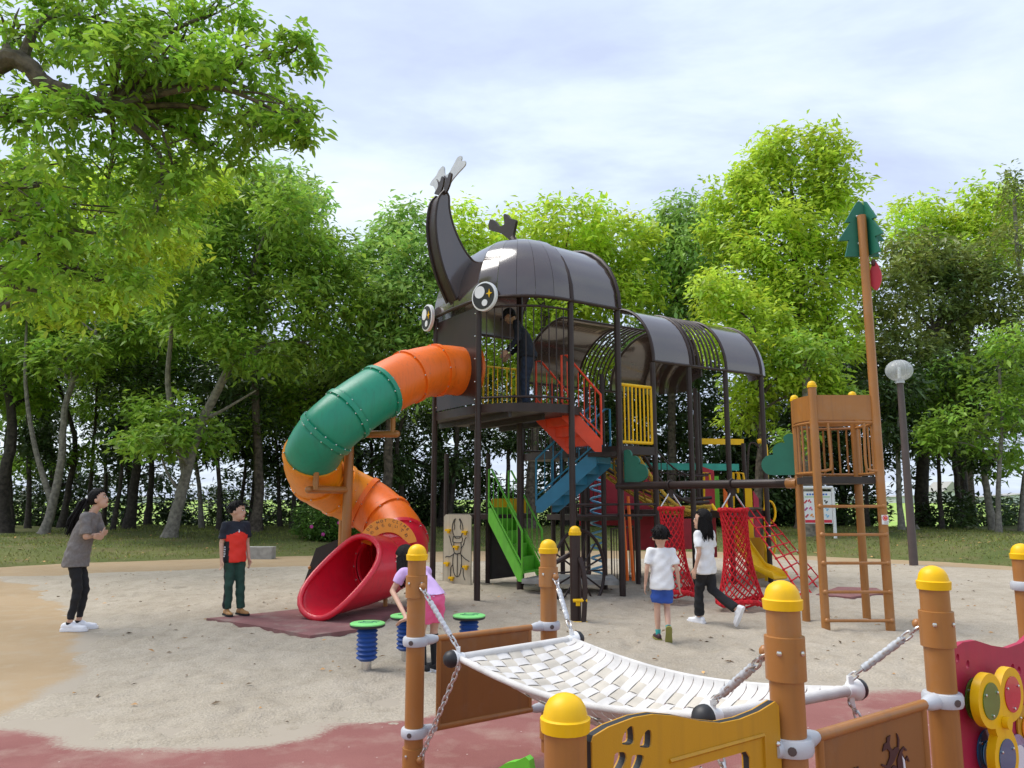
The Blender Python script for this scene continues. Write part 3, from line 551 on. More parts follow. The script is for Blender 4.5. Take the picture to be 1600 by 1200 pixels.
def litter(name, n, xr, yr, zf, size, label, seed, cond):
    r = np.random.default_rng(seed); X = r.uniform(*xr, n); Y = yr[0] + (yr[1] - yr[0]) * r.uniform(0, 1, n) ** 1.3; Z = zf(X[None], Y[None])[0]; k = cond(X, Y, Z); X, Y, Z = X[k], Y[k], Z[k]; n = len(X)
    a = r.uniform(0, 2 * PI, n); d = np.stack([np.cos(a), np.sin(a), r.normal(0, .15, n)], 1); s = np.stack([-np.sin(a), np.cos(a), r.normal(0, .2, n)], 1)
    ln = (size * r.uniform(.4, 1.3, n))[:, None]; P = np.stack([X, Y, Z + 0.006], 1)
    v_ = np.stack([P, P + d * ln * .5 + s * ln * .2 + V3(0, 0, .01), P + d * ln, P + d * ln * .5 - s * ln * .2 + V3(0, 0, .004)], 1).reshape(-1, 3)
    b = np.arange(n)[:, None] * 4; f = np.concatenate([b + np.array([[0, 1, 2]]), b + np.array([[0, 2, 3]])])
    c = np.where(r.random((n, 1)) < .55, np.array([[.35, .33, .3]]), np.array([[1.3, 1.1, .9]])) * r.uniform(.5, 1.4, (n, 1))
    tag(npmesh(name, v_, f, 3, 'litter', None, np.repeat(np.concatenate([c, np.ones((n, 1))], 1), 4, 0), False), label, 'leaf litter', kind='stuff')
litter('leaf_litter', 900, (-9, 9), (4.6, 19), sand_h, 0.06, 'scattered twigs and dry leaves lying on the sand', 31, lambda X, Y, Z: Z > 0.0)
litter('fallen_leaves', 5000, (-15, 15), (14, 27), bank_h, 0.09, 'brown fallen leaves strewn over the grass bank', 32, lambda X, Y, Z: Z > 0.03)
# far buildings beyond the field
for i, (u, wd, h) in enumerate([(1410, 16, 3.2), (1475, 9, 6), (1540, 18, 3), (1590, 20, 4), (1340, 18, 3), (40, 22, 3.5), (220, 18, 3)]):
    c = at(u, 780, 420); mb = MB(); bt = thing('far_house', ['low grey house far beyond the field, seen right of the tower', 'tall pointed grey building far beyond the field', 'wide low pale building beyond the field near the right edge', 'pale building beyond the field at the right edge', 'low pale building far off behind the lookout tower', 'pale building far off at the left edge', 'pale building far off behind the woman'][i], 'building', V(c.x, 420, -0.5), 'distant buildings beyond the field')
    MB().box((c.x, 420, h / 2 - .5), (wd, 18, h)).build('wall', 'far_building', bt, False)
    MB().plate((c.x, 420, h - .5), (1, 0, 0), (0, 0, 1), [(-wd / 2 - 1, 0), (wd / 2 + 1, 0), (0, h * (0.9 if i == 1 else 0.3))], 19).build('roof', 'concrete', bt, False)
# ------------------------------------------------------------ the beetle play structure
TH = math.radians(33); AX = V(math.cos(TH), math.sin(TH), 0); BX = V(-AX.y, AX.x, 0); CC = V(0.13, 12.62, 0); UP = V(0, 0, 1)
def Q(a, b, z=0.0): return CC + AX * a + BX * b + UP * z
def on_b(u, v, b):                       # picture point on the upright plane b = const
    r = Vector(ray(u, v)); o = V(0, 0, EYE); n = BX; t = (n.dot(CC) + b - n.dot(o)) / n.dot(r); return o + r * t
def on_a(u, v, a):
    r = Vector(ray(u, v)); o = V(0, 0, EYE); n = AX; t = (n.dot(CC) + a - n.dot(o)) / n.dot(r); return o + r * t
EAVE, DECK, S = 4.5, 2.9, 1.4
bt = thing('beetle_play_structure', 'big dark brown play structure shaped like a horned beetle with round eyes', 'play structure', CC.copy())
def post(p, top, r=0.047, m='dark_metal', par=None, foot=True):
    mb = MB(); p = Vector(p); mb.tube([V(p.x, p.y, -0.25), V(p.x, p.y, top)], r, 14)
    o = mb.build('post', m, par or bt)
    return o
PA, PB, PE, PE2, PD, PD2 = Q(-1.21, -.7), Q(-1.21, .7), Q(0, -1.4), Q(0, 1.4), Q(.95, -1.38), Q(.95, 1.38)
for p in (PA, PB, PE, PE2): post(p, EAVE - 0.02)
for p in (PD, PD2): post(p, EAVE - 0.02, 0.05)
post(Q(0, 0), 5.6, 0.055)
for a in (1.72, 2.55, 3.45, 4.4):
    for b in (-1.35, 1.45): post(Q(a, b), 3.72, 0.045)
for (a, b, t) in [(1.3, -.55, 3.6), (1.3, .6, 3.7), (-.5, 1.6, 2.3), (.15, 1.25, 2.3), (.43, .6, 2.8), (2.2, -.35, 2.4), (2.9, .4, 2.6), (3.9, -.2, 3.6), (4.4, .2, 3.6), (3.5, 1.25, 3.7), (2.0, .9, 2.3), (5.2, 1.2, 2.6), (5.2, -.2, 2.6)]:
    post(Q(a, b), t, 0.042)
def arcpts(p, q, bulge, n=9):
    p = Vector(p); q = Vector(q); mid = (p + q) / 2; o = (mid - CC); o.z = 0; o.normalize()
    return [p.lerp(q, i / (n - 1)) + o * bulge * (1 - (2 * i / (n - 1) - 1) ** 2) for i in range(n)]
def lift(pts, z): return [V(p.x, p.y, z) for p in pts]
side_n = arcpts(PE, PA, .24); side_f = arcpts(PB, PE2, .24); front = arcpts(PA, PB, .03, 3)
outl = side_n + front[1:] + side_f[1:]
hexo = outl + [Q(.95, 1.35), Q(.95, -1.35)]
def slab(name, pts, z, th, m, par, inset=0.0):
    mb = MB(); lo = lift(pts, z - th); hi = lift(pts, z); n = len(pts)
    return mb.add(lo + hi, [tuple(range(n))[::-1], tuple(range(n, 2 * n))] + [(i, (i + 1) % n, n + (i + 1) % n, n + i) for i in range(n)]).build(name, m, par, True, 30)
hexd = outl + [Q(1.21, .7), Q(1.21, .5), Q(.2, .45), Q(.2, -.5), Q(.35, -1.2)]
d0 = slab('deck', hexd, DECK, 0.13, 'dark_metal', bt)
for k in range(3):
    MB().box(Q(-.9 + .6 * k, 0, DECK - .17), (0.05, 2.2, 0.08), Matrix.Rotation(TH, 3, 'Z')).build('joist', 'deck', d0)
slab('deck', [Q(.97, -1.38), Q(1.74, -1.38), Q(1.74, 1.38), Q(.97, 1.38)], 2.33, 0.13, 'dark_metal', bt)
def railing(path, z0, z1, m, n, rr=0.016, br=0.010, par=None, zb=None, slope=None):
    """two rails along a path of ground points, bars between"""
    par = par or bt; mb = MB(); f = slope or (lambda i: 0.0); k = len(path)
    lo = [V(p.x, p.y, z0 + f(i / (k - 1))) for i, p in enumerate(path)]; hi = [V(p.x, p.y, z1 + f(i / (k - 1))) for i, p in enumerate(path)]
    mb.tube(lo, rr, 8); mb.tube(hi, rr, 8)
    for e in (0, -1): mb.tube([lo[e], hi[e]], rr, 8)
    o = mb.build('railing', m, par); L_ = []
    for i in range(1, n + 1):
        t = i / (n + 1) * (k - 1); j = min(int(t), k - 2); u = t - j
        a = lo[j].lerp(lo[j + 1], u); b = hi[j].lerp(hi[j + 1], u); MB().tube([a, b], br, 6).build('bar', m, o)
    return o
railing(side_n, DECK + .09, 4.36, 'dark_metal', 11, 0.018, 0.010)
railing(side_f, DECK + .09, 4.36, 'dark_metal', 11, 0.018, 0.010)
railing([Q(.1, 1.35), Q(.9, 1.32)], DECK + .02, DECK + 1.0, 'yellow', 7, 0.018, 0.012)
railing([Q(1.0, -1.36), Q(1.68, -1.34)], 2.39, 3.30, 'yellow', 7, 0.026, 0.014)
railing([Q(1.0, 1.36), Q(1.68, 1.36)], 2.39, 3.30, 'dark_metal', 6, 0.02, 0.012)
# front board with the slide opening
fc = (PA + PB) / 2; fu = (PB - PA).normalized()
slz = at(738, 583, 11.95).z
hole = [(0.37 * math.cos(2 * PI * k / 24), slz + 0.37 * math.sin(2 * PI * k / 24)) for k in range(24)]
fb = MB().plate(fc, -fu, UP, [(-.66, DECK + .02), (.66, DECK + .02), (.66, 4.40), (-.66, 4.40)], 0.02, [hole]).build('front_board', 'dark_board', bt, False)
for sx in (-.62, .62):
    for z in (2.98, 3.25, 3.6, 3.95, 4.3): MB().ball(fc + fu * sx - AX * .015 + UP * z, .013, 6).build('bolt', 'steel', fb)
# dome roof of the head: gores from the eave ring to the crown point
H = 1.25; crown = Q(0, 0, 0)
def gore(s0, s1, ring, n=9):
    mb = MB(); vo = []; cols = 3
    for lay in (0, 1):
        for i in range(n + 1):
            ps = PI / 2 * i / n * 0.995
            for c in range(cols):
                s_ = s0 + (s1 - s0) * c / (cols - 1); j = min(int(s_), len(ring) - 2); b = ring[j].lerp(ring[j + 1], s_ - j)
                k = 1.0 if lay == 0 else 0.985
                p = crown + (b - crown) * (math.cos(ps) ** 0.85) * k; vo.append(V(p.x, p.y, EAVE + 0.02 + H * math.sin(ps) * k))
    f = []; per = (n + 1) * cols
    for i in range(n):
        for c in range(cols - 1):
            a = i * cols + c; f.append((a, a + 1, a + cols + 1, a + cols)); f.append((per + a, per + a + cols, per + a + cols + 1, per + a + 1))
    for i in range(n):
        a, b = i * cols, i * cols + cols - 1; f.append((a, a + cols, per + a + cols, per + a)); f.append((b, per + b, per + b + cols, b + cols))
    for c in range(cols - 1): f.append((c, per + c, per + c + 1, c + 1))
    return mb.add(vo, f)
rg = [p * 1.0 for p in outl]; rg = [CC + (p - CC) * 1.03 for p in rg]; tot = len(rg) - 1
dome = gore(0, 0.01, rg)
roof = MB().tube(lift(rg, EAVE), 0.028, 8).build('roof_eave_rail', 'dark_metal', bt)
cuts = [0, 1.6, 3.2, 4.8, 6.4, 8, 9, 10, 11.6, 13.2, 14.8, 16.4, tot]
for i in range(len(cuts) - 1): gore(cuts[i] + .015, cuts[i + 1] - .015, rg).build('roof_panel', 'dark_panel', roof, True, 25)
def arch(a, b0, z0, h, n=16, t0=0.0, t1=PI): return [Q(a, -b0 * math.cos(t0 + (t1 - t0) * i / n), z0 + h * math.sin(t0 + (t1 - t0) * i / n)) for i in range(n + 1)]
def sheet(name, A0, A1, m, par, th=0.012):
    n = len(A0); c0 = sum(A0, V(0, 0, 0)) / n; c0.z = min(p.z for p in A0); mb = MB(); inn = [[c + (p - c) * (1 - th) for p in A] for A, c in ((A0, c0), (A1, c0 + (A1[0] - A0[0])))]
    v_ = A0 + A1 + inn[0] + inn[1]; f = []
    for i in range(n - 1): f += [(i, i + 1, n + i + 1, n + i), (2 * n + i, 3 * n + i, 3 * n + i + 1, 2 * n + i + 1), (i, 2 * n + i, 2 * n + i + 1, i + 1), (n + i, n + i + 1, 3 * n + i + 1, 3 * n + i)]
    f += [(0, n, 3 * n, 2 * n), (n - 1, 3 * n - 1, 4 * n - 1, 2 * n - 1)]
    return mb.add(v_, f).build(name, m, par, True, 50)
sheet('roof_panel', arch(0.03, 1.44, EAVE + .02, H + .01), arch(.93, 1.42, EAVE + .02, H - .02), 'dark_panel', roof)
for a in (0.0, .95): MB().tube(arch(a, 1.45, EAVE, H + .03), 0.032, 8).build('roof_rib', 'dark_metal', roof)
for s_ in (-1, 1): MB().tube([Q(0, s_ * 1.44, EAVE), Q(.95, s_ * 1.42, EAVE)], 0.028, 8).build('roof_rib', 'dark_metal', roof)
# the two open wing cases
def wing(sg, br, be, a0):
    zr, ze = 4.78, 3.74
    def sec(a, k=1.0, n=12): return [Q(a, sg * (be + (br - be) * math.sin(PI / 2 * i / n) ** 1.0 * 1.0 if False else br + (be - br) * math.cos(PI / 2 * i / n)), ze + (zr - ze) * math.sin(PI / 2 * i / n) * k) for i in range(n + 1)]
    wr_ = MB().tube([Q(a0, sg * be, ze), Q(4.4, sg * be, ze)], 0.024, 8).build('wing_eave_rail', 'dark_metal', bt)
    MB().tube([Q(a0, sg * br, zr), Q(4.4, sg * br, zr)], 0.022, 8).build('wing_ridge_rail', 'dark_metal', wr_)
    for a in (a0, 2.58, 3.45, 4.38): MB().tube(sec(a), 0.028, 8).build('wing_rib', 'dark_metal', wr_)
    sheet('wing_panel', sec(a0 + .02), sec(2.56), 'dark_panel', wr_); sheet('wing_panel', sec(3.47), sec(4.36), 'dark_panel', wr_)
    for k in range(7): MB().tube(sec(2.66 + k * .103), 0.019, 6).build('slat', 'dark_metal', wr_)
    def cap(i): q = i / 5 * PI / 2; return [p + AX * (0.42 * math.sin(q)) + (Q(4.4, sg * br, ze) - p).dot(BX) * BX * (1 - math.cos(q)) * .7 + UP * (-(p.z - ze) * (1 - math.cos(q)) * .75) for p in sec(4.4)]
    for i in range(5): sheet('wing_panel', cap(i), cap(i + 1), 'dark_panel', wr_)
wing(-1, .42, 1.38, 1.72); wing(1, .45, 1.75, 1.25)
# horn: two curved side boards with edge tubes and a cross web, forked tip
def zpx(l, k=.2334, ou=640, ov=220): return [(ou + x * k, ov + y * k) for x, y in l]
hl = zpx([(235, 332), (200, 372), (182, 440), (174, 540), (182, 650), (202, 760), (235, 880), (275, 980), (312, 1062)]); hr = zpx([(440, 822), (380, 752), (330, 662), (290, 560), (266, 455), (262, 372)])
horn = bpy.data.objects.new('horn', None); COL.objects.link(horn); horn.parent = bt; horn['label'] = 'tall curved horn with a pale forked tip'
base_l = [on_b(u, v, -.13) for u, v in hl]; base_r = [on_b(u, v, -.13) for u, v in hr]
for sg in (0, .30):
    P3 = [p + BX * sg for p in base_l + base_r]; o = P3[0]
    P2 = [((p - o).dot(AX), p.z - o.z) for p in P3]
    MB().plate(o, AX, UP, P2, 0.016).build('side_board', 'dark_panel', horn, False)
    MB().tube(catmull(P3[:9], 3), 0.021, 8).build('edge_tube', 'dark_metal', horn); MB().tube(catmull(P3[9:] + [P3[0]], 3), 0.021, 8).build('edge_tube', 'dark_metal', horn)
wl = catmull(base_l, 3); mb = MB(); n = len(wl)
mb.add([p + BX * .02 + AX * .02 for p in wl] + [p + BX * .28 + AX * .02 for p in wl], [(i, i + 1, n + i + 1, n + i) for i in range(n - 1)]); mb.build('web', 'dark_metal', horn)
tipp = base_l[0]; at_ = (tipp - CC).dot(AX) + .02
def plate_a(px, a, th, name, m, par):
    P3 = [on_a(u, v, a) for u, v in px]; o = P3[0]; P2 = [((p - o).dot(-BX), p.z - o.z) for p in P3]
    return MB().plate(o, -BX, UP, smooth2(P2, 3), th).build(name, m, par, True, 30)
k = .075
plate_a(zpx([(560, 990), (545, 900), (500, 815), (430, 790), (480, 690), (560, 600), (620, 480), (700, 395), (730, 440), (735, 530), (765, 578), (830, 540), (890, 430), (960, 300), (1010, 215), (1080, 180), (1095, 230), (1085, 295), (1160, 282), (1172, 350), (1130, 420), (1000, 560), (880, 710), (800, 860), (745, 1000)], k, 640, 230), at_ + .08, 0.02, 'fork', 'smoke_sheet', horn)
plate_a(zpx([(530, 970), (600, 840), (600, 740), (570, 670), (635, 735), (665, 660), (690, 610), (725, 640), (715, 740), (690, 850), (630, 980)], k, 640, 230), at_ - .02, 0.03, 'fork_root', 'dark_metal', horn)
plate_a(zpx([(735, 960), (735, 800), (760, 690), (725, 590), (795, 650), (830, 560), (860, 530), (885, 570), (860, 690), (840, 790), (770, 950)], k, 640, 230), at_ - .02, 0.03, 'fork_root', 'dark_metal', horn)
sh = plate_a(zpx([(540, 595), (545, 530), (578, 540), (605, 572), (640, 560), (635, 500), (655, 493), (680, 522), (716, 532), (712, 570), (700, 632), (704, 668), (670, 660), (620, 622)]), .15, 0.05, 'short_horn', 'dark_metal', bt)
MB().tube([on_a(*zpx([(690, 650)])[0], .15), on_a(*zpx([(715, 685)])[0], .15), on_a(*zpx([(760, 740)])[0], .15)], [.055, .06, .08], 8).build('stem', 'dark_metal', sh)
# eyes
def eye(c, az, r):
    n = V(math.cos(az), math.sin(az), 0); q = n.to_track_quat('Z', 'Y').to_matrix(); ux = q @ V(1, 0, 0); uy = q @ V(0, 1, 0)
    rt = V(-n.y, n.x, 0)             # to the right seen from the front
    rt = -rt if rt.x < 0 else rt
    e_ = MB().lathe(c, [(r, 0), (r, .05), (r * .9, .055)], 28, n).build('eye', 'white_print', bt)
    MB().lathe(c + n * .054, [(r * .885, 0), (r * .885, .008)], 28, n).build('pupil', 'black_rubber', e_)
    def disc(x, z, rr, nm, m): MB().lathe(c + n * .06 + rt * x * r + UP * z * r, [(rr * r, 0), (rr * r, .008)], 20, n).build(nm, m, e_)
    disc(-.30, .30, .42, 'highlight', 'white_print'); disc(.12, -.47, .23, 'highlight', 'white_print')
    st = [(.26 * math.cos(k * PI / 2 + PI / 2), .30 * math.sin(k * PI / 2 + PI / 2)) if j == 0 else (.09 * math.cos(k * PI / 2 + PI * .75), .09 * math.sin(k * PI / 2 + PI * .75)) for k in range(4) for j in (0, 1)]
    MB().plate(c + n * .066 + rt * .5 * r + UP * .12 * r, rt, UP, [(x * r, y * r) for x, y in st], 0.008).build('sparkle', 'yellow', e_, False)
    return e_
eye(at(759, 464, 11.22) , math.radians(213 + 22), .225)
eye(Q(-1.30, .78, 4.50), math.radians(213 - 4), .225)
# flights of stairs
def flight(T, Bo, wv, n, m, rails=True, riser=True, name='stairs', rail_h=.75):
    T, Bo, wv = Vector(T), Vector(Bo), Vector(wv); d = Bo - T; run = V(d.x, d.y, 0).normalized(); side = wv.normalized(); st = MB()
    root = bpy.data.objects.new(name, None); COL.objects.link(root); root.parent = bt
    for w_ in (V(0, 0, 0), wv):
        o = T + w_; L_ = V(d.x, d.y, 0).length
        MB().plate(o, run, UP, [(0, .06), (.1, .06), (L_, d.z + .12), (L_, d.z - .06), (L_ - .1, d.z - .06), (0, -.16)], 0.03).build('stringer', m, root, False)
    for i in range(n):
        p = T + d * ((i + .5) / n) + wv / 2; dz = d.z / n
        R = Matrix((( run.x, side.x, 0), (run.y, side.y, 0), (0, 0, 1)))
        MB().box(p - UP * .02, (V(d.x, d.y, 0).length / n * 1.05, wv.length - .04, .025), R).build('tread', m, root)
        if riser: MB().box(p - run * V(d.x, d.y, 0).length / n * .5 - UP * (.02 - dz / -2), (.012, wv.length - .04, abs(dz)), R).build('riser', m, root)
    if rails:
        for w_ in (V(0, 0, 0), wv):
            a, b = T + w_, Bo + w_; mb = MB()
            mb.tube([a + UP * .08, a + UP * rail_h, a + UP * rail_h + run * .08, b + UP * rail_h, b + UP * (rail_h * .45), ], 0.018, 8); mb.tube([a + UP * .2, b + UP * .2], 0.014, 8); mb.tube([b + UP * .05, b + UP * rail_h], .018, 8)
            r_ = mb.build('handrail', m, root)
            for i in range(1, 7):
                q = a.lerp(b, i / 7); MB().tube([q + UP * .2, q + UP * (rail_h - .01)], 0.009, 6).build('bar', m, root)
    return root
flight(at(764, 800, 13.2), at(816, 903, 12.35), at(795, 800, 13.75) - at(764, 800, 13.2), 5, 'rail_green', rail_h=.72)
flight(at(932, 712, 12.35), at(838, 795, 12.55), V(.28, .42, 0), 5, 'rail_blue', rail_h=.8)
flight(at(878, 637, 11.75), at(940, 700, 11.75), V(-.38, .52, 0), 4, 'rail_red', rail_h=.82)
slab('landing', [at(815, 905, 12.3) * 1, Q(.95, -1.3), Q(1.5, -.5), at(850, 905, 13.1)], .27, .07, 'concrete', bt)
slab('landing', [Q(.3, -1.3), Q(.95, -1.33), Q(1.25, -.6), Q(.6, -.5)][1:] + [Q(.75, -.75)], 2.24, .07, 'deck', bt)
slab('landing', [at(770, 800, 13.2), at(700, 815, 13.6), at(700, 815, 14.4), at(830, 800, 14.2), at(810, 800, 13.6)], 1.24, .08, 'dark_metal', bt)
MB().plate(at(768, 800, 14.0), (1, .15, 0), UP, [(0, -.02), (.62, -.02), (.62, .24), (0, .24)], .02).build('kick_board', 'yellow', bt, False)
# low board with knobs behind the green stairs, climbing board with drawn stag beetle
pl, pr = at(693, 917, 13.55), at(736, 920, 13.3); pu = V(pr.x - pl.x, pr.y - pl.y, 0); W = pu.length; pu.normalize()
cb = MB().plate(V(pl.x, pl.y, 0), pu, UP, [(0, -.1), (W, -.1), (W, 1.20), (W - .04, 1.24), (.04, 1.24), (0, 1.20)], .03).build('climbing_board', 'board_beige', bt, False)
pn = pu.cross(UP); pn = pn if pn.y < 0 else -pn
def bl(l):
    z0 = [(x - 147, 1055 - y) for x, y in l]; return [V(pl.x, pl.y, 0) + pu * (x / 170 * W) + UP * (y / 378 * 1.26 - .02) + pn * .017 for x, y in z0]
dr = MB()
lines = [[(215, 700), (203, 725), (201, 755), (212, 785), (222, 797)], [(222, 697), (212, 720), (216, 738), (212, 755)], [(247, 697), (262, 722), (267, 755), (258, 785), (246, 797)], [(243, 700), (254, 722), (250, 738), (256, 755)], [(222, 797), (246, 797)], [(208, 790), (205, 815), (222, 820), (246, 820), (262, 815), (260, 790), (208, 790)], [(212, 822), (214, 870), (254, 870), (256, 822)], [(210, 875), (206, 920), (212, 965), (222, 985), (233, 990), (245, 985), (254, 965), (260, 920), (255, 875), (234, 878), (210, 875)], [(234, 878), (234, 988)],
         [(210, 850), (197, 830), (188, 800), (180, 785)], [(256, 850), (272, 828), (278, 805), (288, 792)], [(208, 880), (185, 892), (172, 890), (160, 895)], [(258, 880), (280, 898), (296, 906), (308, 912)], [(208, 930), (195, 945), (193, 985), (188, 1010)], [(256, 930), (270, 950), (272, 980), (283, 1005)]]
for ln in lines: dr.tube(catmull(bl(ln), 3), .0075, 5)
dr.build('beetle_drawing', 'line_black', cb)
for (x, y) in [(180, 757), (283, 764), (230, 840), (173, 924), (290, 937), (203, 996)]:
    p = bl([(x, y)])[0]; MB().box(p + pn * .03, (.09, .06, .035), Matrix((( pu.x, pn.x, 0), (pu.y, pn.y, 0), (0, 0, 1)))).box(p + pn * .012 - UP * .03, (.045, .03, .05), Matrix(((pu.x, pn.x, 0), (pu.y, pn.y, 0), (0, 0, 1)))).build('hold', 'yellow', cb, False)
q0 = at(765, 905, 13.9); MB().plate(V(q0.x, q0.y, 0), (1, .1, 0), UP, [(0, .1), (.55, .16), (.55, .45), (.3, .95), (0, 1.05)], .03).build('side_board', 'deck', bt, False)
# spoked climbing wheel
wc = at(905, 893, 11.75); wn = V(.55, -.83, 0).normalized(); wu = V(.83, .55, 0).normalized(); R_ = .62
rim = [wc + wu * R_ * math.cos(2 * PI * k / 40) * .78 + UP * R_ * .98 * math.sin(2 * PI * k / 40) for k in range(40)]
wh = MB().tube(rim, .026, 8, True).build('climbing_wheel', 'dark_metal', bt)
for k in range(14):
    p = rim[int(k * 40 / 14)]; MB().tube([wc + (p - wc) * .1, p], .014, 6).build('spoke', 'dark_metal', wh)
MB().tube([wc - wn * .15, wc + wn * .25], .03, 10).build('hub', 'dark_metal', wh)
# climbing net bridge (yellow rope) between the decks
n0, n1 = Q(1.74, -.9, 2.22), Q(1.74, .55, 2.22); e0, e1 = at(1108, 800, 13.3), at(1112, 792, 14.6)
net = bpy.data.objects.new('net_bridge', None); COL.objects.link(net); net.parent = bt
def bridge(s, t):
    a = n0.lerp(n1, s); b = e0.lerp(e1, s); return a.lerp(b, t) - UP * (.34 * math.sin(PI * t) + .14 * math.sin(PI * s) * math.sin(PI * t))
mb = MB()
for k in range(10):
    for sg in (1, -1):
        mb.tube([bridge(min(1, max(0, s_)), t_ / 14) for t_ in range(15) for s_ in [abs(((k / 5 + sg * t_ / 14 * 2.0) % 2) - 1)]], .014, 5)
o_ = mb.build('net', 'yellow_rope', net); tag(o_, kind='stuff')
for s_ in (0, 1):
    MB().tube([bridge(s_, t / 12) + UP * .02 for t in range(13)], .03, 8).build('edge_rope', 'yellow_rope', net)
    MB().tube([bridge(s_, t / 12) + UP * .17 - AX * .0 for t in range(13)], .032, 8).build('side_rail', 'dark_metal', net)
    hr_ = MB().tube([bridge(s_, t / 12) + UP * .62 for t in range(13)], .016, 6).build('hand_rail', 'dark_metal', net)
    for t in range(1, 12): MB().tube([bridge(s_, t / 12) + UP * .17, bridge(s_, t / 12) + UP * .62], .008, 5).build('bar', 'dark_metal', net)
# rear decks, boards and climbers
slab('deck', [Q(3.3, -1.3), Q(4.5, -1.3), Q(4.5, 1.4), Q(3.3, 1.4)], 1.30, .12, 'dark_metal', bt)
slab('deck', [Q(1.6, .2), Q(3.2, .6), Q(3.2, 1.5), Q(1.6, 1.5)], 1.22, .10, 'dark_metal', bt)
railing([Q(1.74, 1.4), Q(3.3, 1.42)], 1.35, 2.5, 'dark_metal', 14, .016, .009)
railing([Q(3.4, 1.45), Q(4.4, 1.45)], 1.4, 2.35, 'dark_metal', 9, .016, .009)
railing([Q(.97, -1.36), Q(1.72, -1.36)], 1.25, 1.42, 'dark_metal', 0, .018)
railing([Q(.1, -1.36), Q(.92, -1.36)], 1.25, 1.42, 'dark_metal', 0, .018)
railing([Q(1.74, -.2), Q(2.7, .3)], .1, 1.0, 'dark_metal', 8, .014, .008)
def board(p, ux, pts, m, name='board', th=.025): return MB().plate(p, ux, UP, pts, th).build(name, m, bt, False)
board(at(905, 745, 15.3), (1, .2, 0), [(0, -.95), (1.5, -.95), (1.5, .10), (.9, .10), (.6, .02), (0, .02)], 'board_red')
board(at(980, 860, 15.8), (1, .3, 0), [(0, 0), (1.6, 0), (1.6, .62), (0, .62)], 'board_red')
board(at(925, 733, 15.6), (1, .25, 0), [(0, 0), (3.2, 0), (3.2, .14), (0, .14)], 'teal')
board(at(1100, 780, 15.0), (1, .2, 0), [(0, -1.1), (.22, -1.1), (.22, .55), (0, .62)], 'board_red')
board(at(1117, 780, 15.2), (1, .2, 0), [(0, -.3), (.09, -.3), (.09, .45), (0, .45)], 'rail_green')
board(at(1131, 790, 15.2), (1, .2, 0), [(0, -1.0), (.2, -1.0), (.2, .1), (0, .35)], 'orange')
board(at(1165, 785, 14.7), (1, .15, 0), [(0, -1.2), (.13, -1.2), (.13, .25), (0, .35)], 'yellow')
board(at(1178, 800, 14.8), (1, .15, 0), [(0, -.9), (.1, -.9), (.1, .25), (0, .4)], 'board_magenta')
board(at(1095, 694, 16.0), (1, .2, 0), [(0, 0), (.95, 0), (.95, .12), (0, .12)], 'yellow')
for (u, v0, v1, Y) in [(1100, 738, 812, 14.8), (1146, 738, 800, 14.8), (1153, 738, 770, 14.8)]:
    MB().tube([at(u, v1, Y), at(u, v0, Y), at(u + 8, v0 + 2, Y), at(u + 10, v0 + 14, Y)], .022, 6).build('grab_rail', 'yellow', bt)
ya = [at(1184, 690, 14.3), at(1190, 690, 14.3), at(1196, 702, 14.3), at(1197, 760, 14.3), at(1199, 912, 14.3)]
MB().tube(catmull(ya, 4), .045, 10).build('slide_pole', 'yellow', bt)
for v in (800, 850):
    c = at(1203, v, 14.25); MB().tube([c + V(.10 * math.cos(a), 0, .20 * math.sin(a)) for a in [2 * PI * k / 16 for k in range(16)]], .02, 6, True).build('foot_loop', 'yellow', bt)
MB().tube(catmull([at(1186, 700, 14.25), at(1178, 692, 14.25), at(1170, 700, 14.25), at(1168, 760, 14.25)], 4), .018, 6).build('grab_rail', 'dark_metal', bt)
# yellow slide at the rear: bed with raised sides
y0, y1 = Q(4.0, -.6, 1.30), Q(3.9, -1.65, .18); sl = MB(); cs = [(-.2, .12), (-.19, .03), (-.15, 0), (.15, 0), (.19, .03), (.2, .12)]; pth = [y0, y0.lerp(y1, .3), y0.lerp(y1, .6) - UP * .06, y0.lerp(y1, .85) - UP * .05, y1 - BX * .3]; vv = []
for p in pth: vv += [p + AX * x + UP * z for x, z in cs]
sl.add(vv, [(i * 6 + j, i * 6 + j + 1, i * 6 + j + 7, i * 6 + j + 6) for i in range(4) for j in range(5)])
so = sl.build('yellow_slide', 'yellow', bt); so.modifiers.new('s', 'SOLIDIFY').thickness = .03
q0 = at(1168, 840, 14.5); board(q0, (1, .1, 0), [(0, -.75), (.36, -.75), (.42, -.2), (.36, .0), (0, .0)], 'yellow_board')
# light blue spiral climber and orange rope ladder
sp = at(934, 800, 14.6); MB().tube([V(sp.x + .13 * math.cos(t * .62), sp.y + .13 * math.sin(t * .62), .1 + t * .0212) for t in range(92)], .022, 6).build('spiral_climber', 'light_blue', bt)
p0 = at(972, 775, 13.2)
for x in (0, .1): MB().tube([p0 + V(x, 0, 0), V(p0.x + x + .06, p0.y, .15)], .03, 6).build('rope_ladder', 'orange', bt)
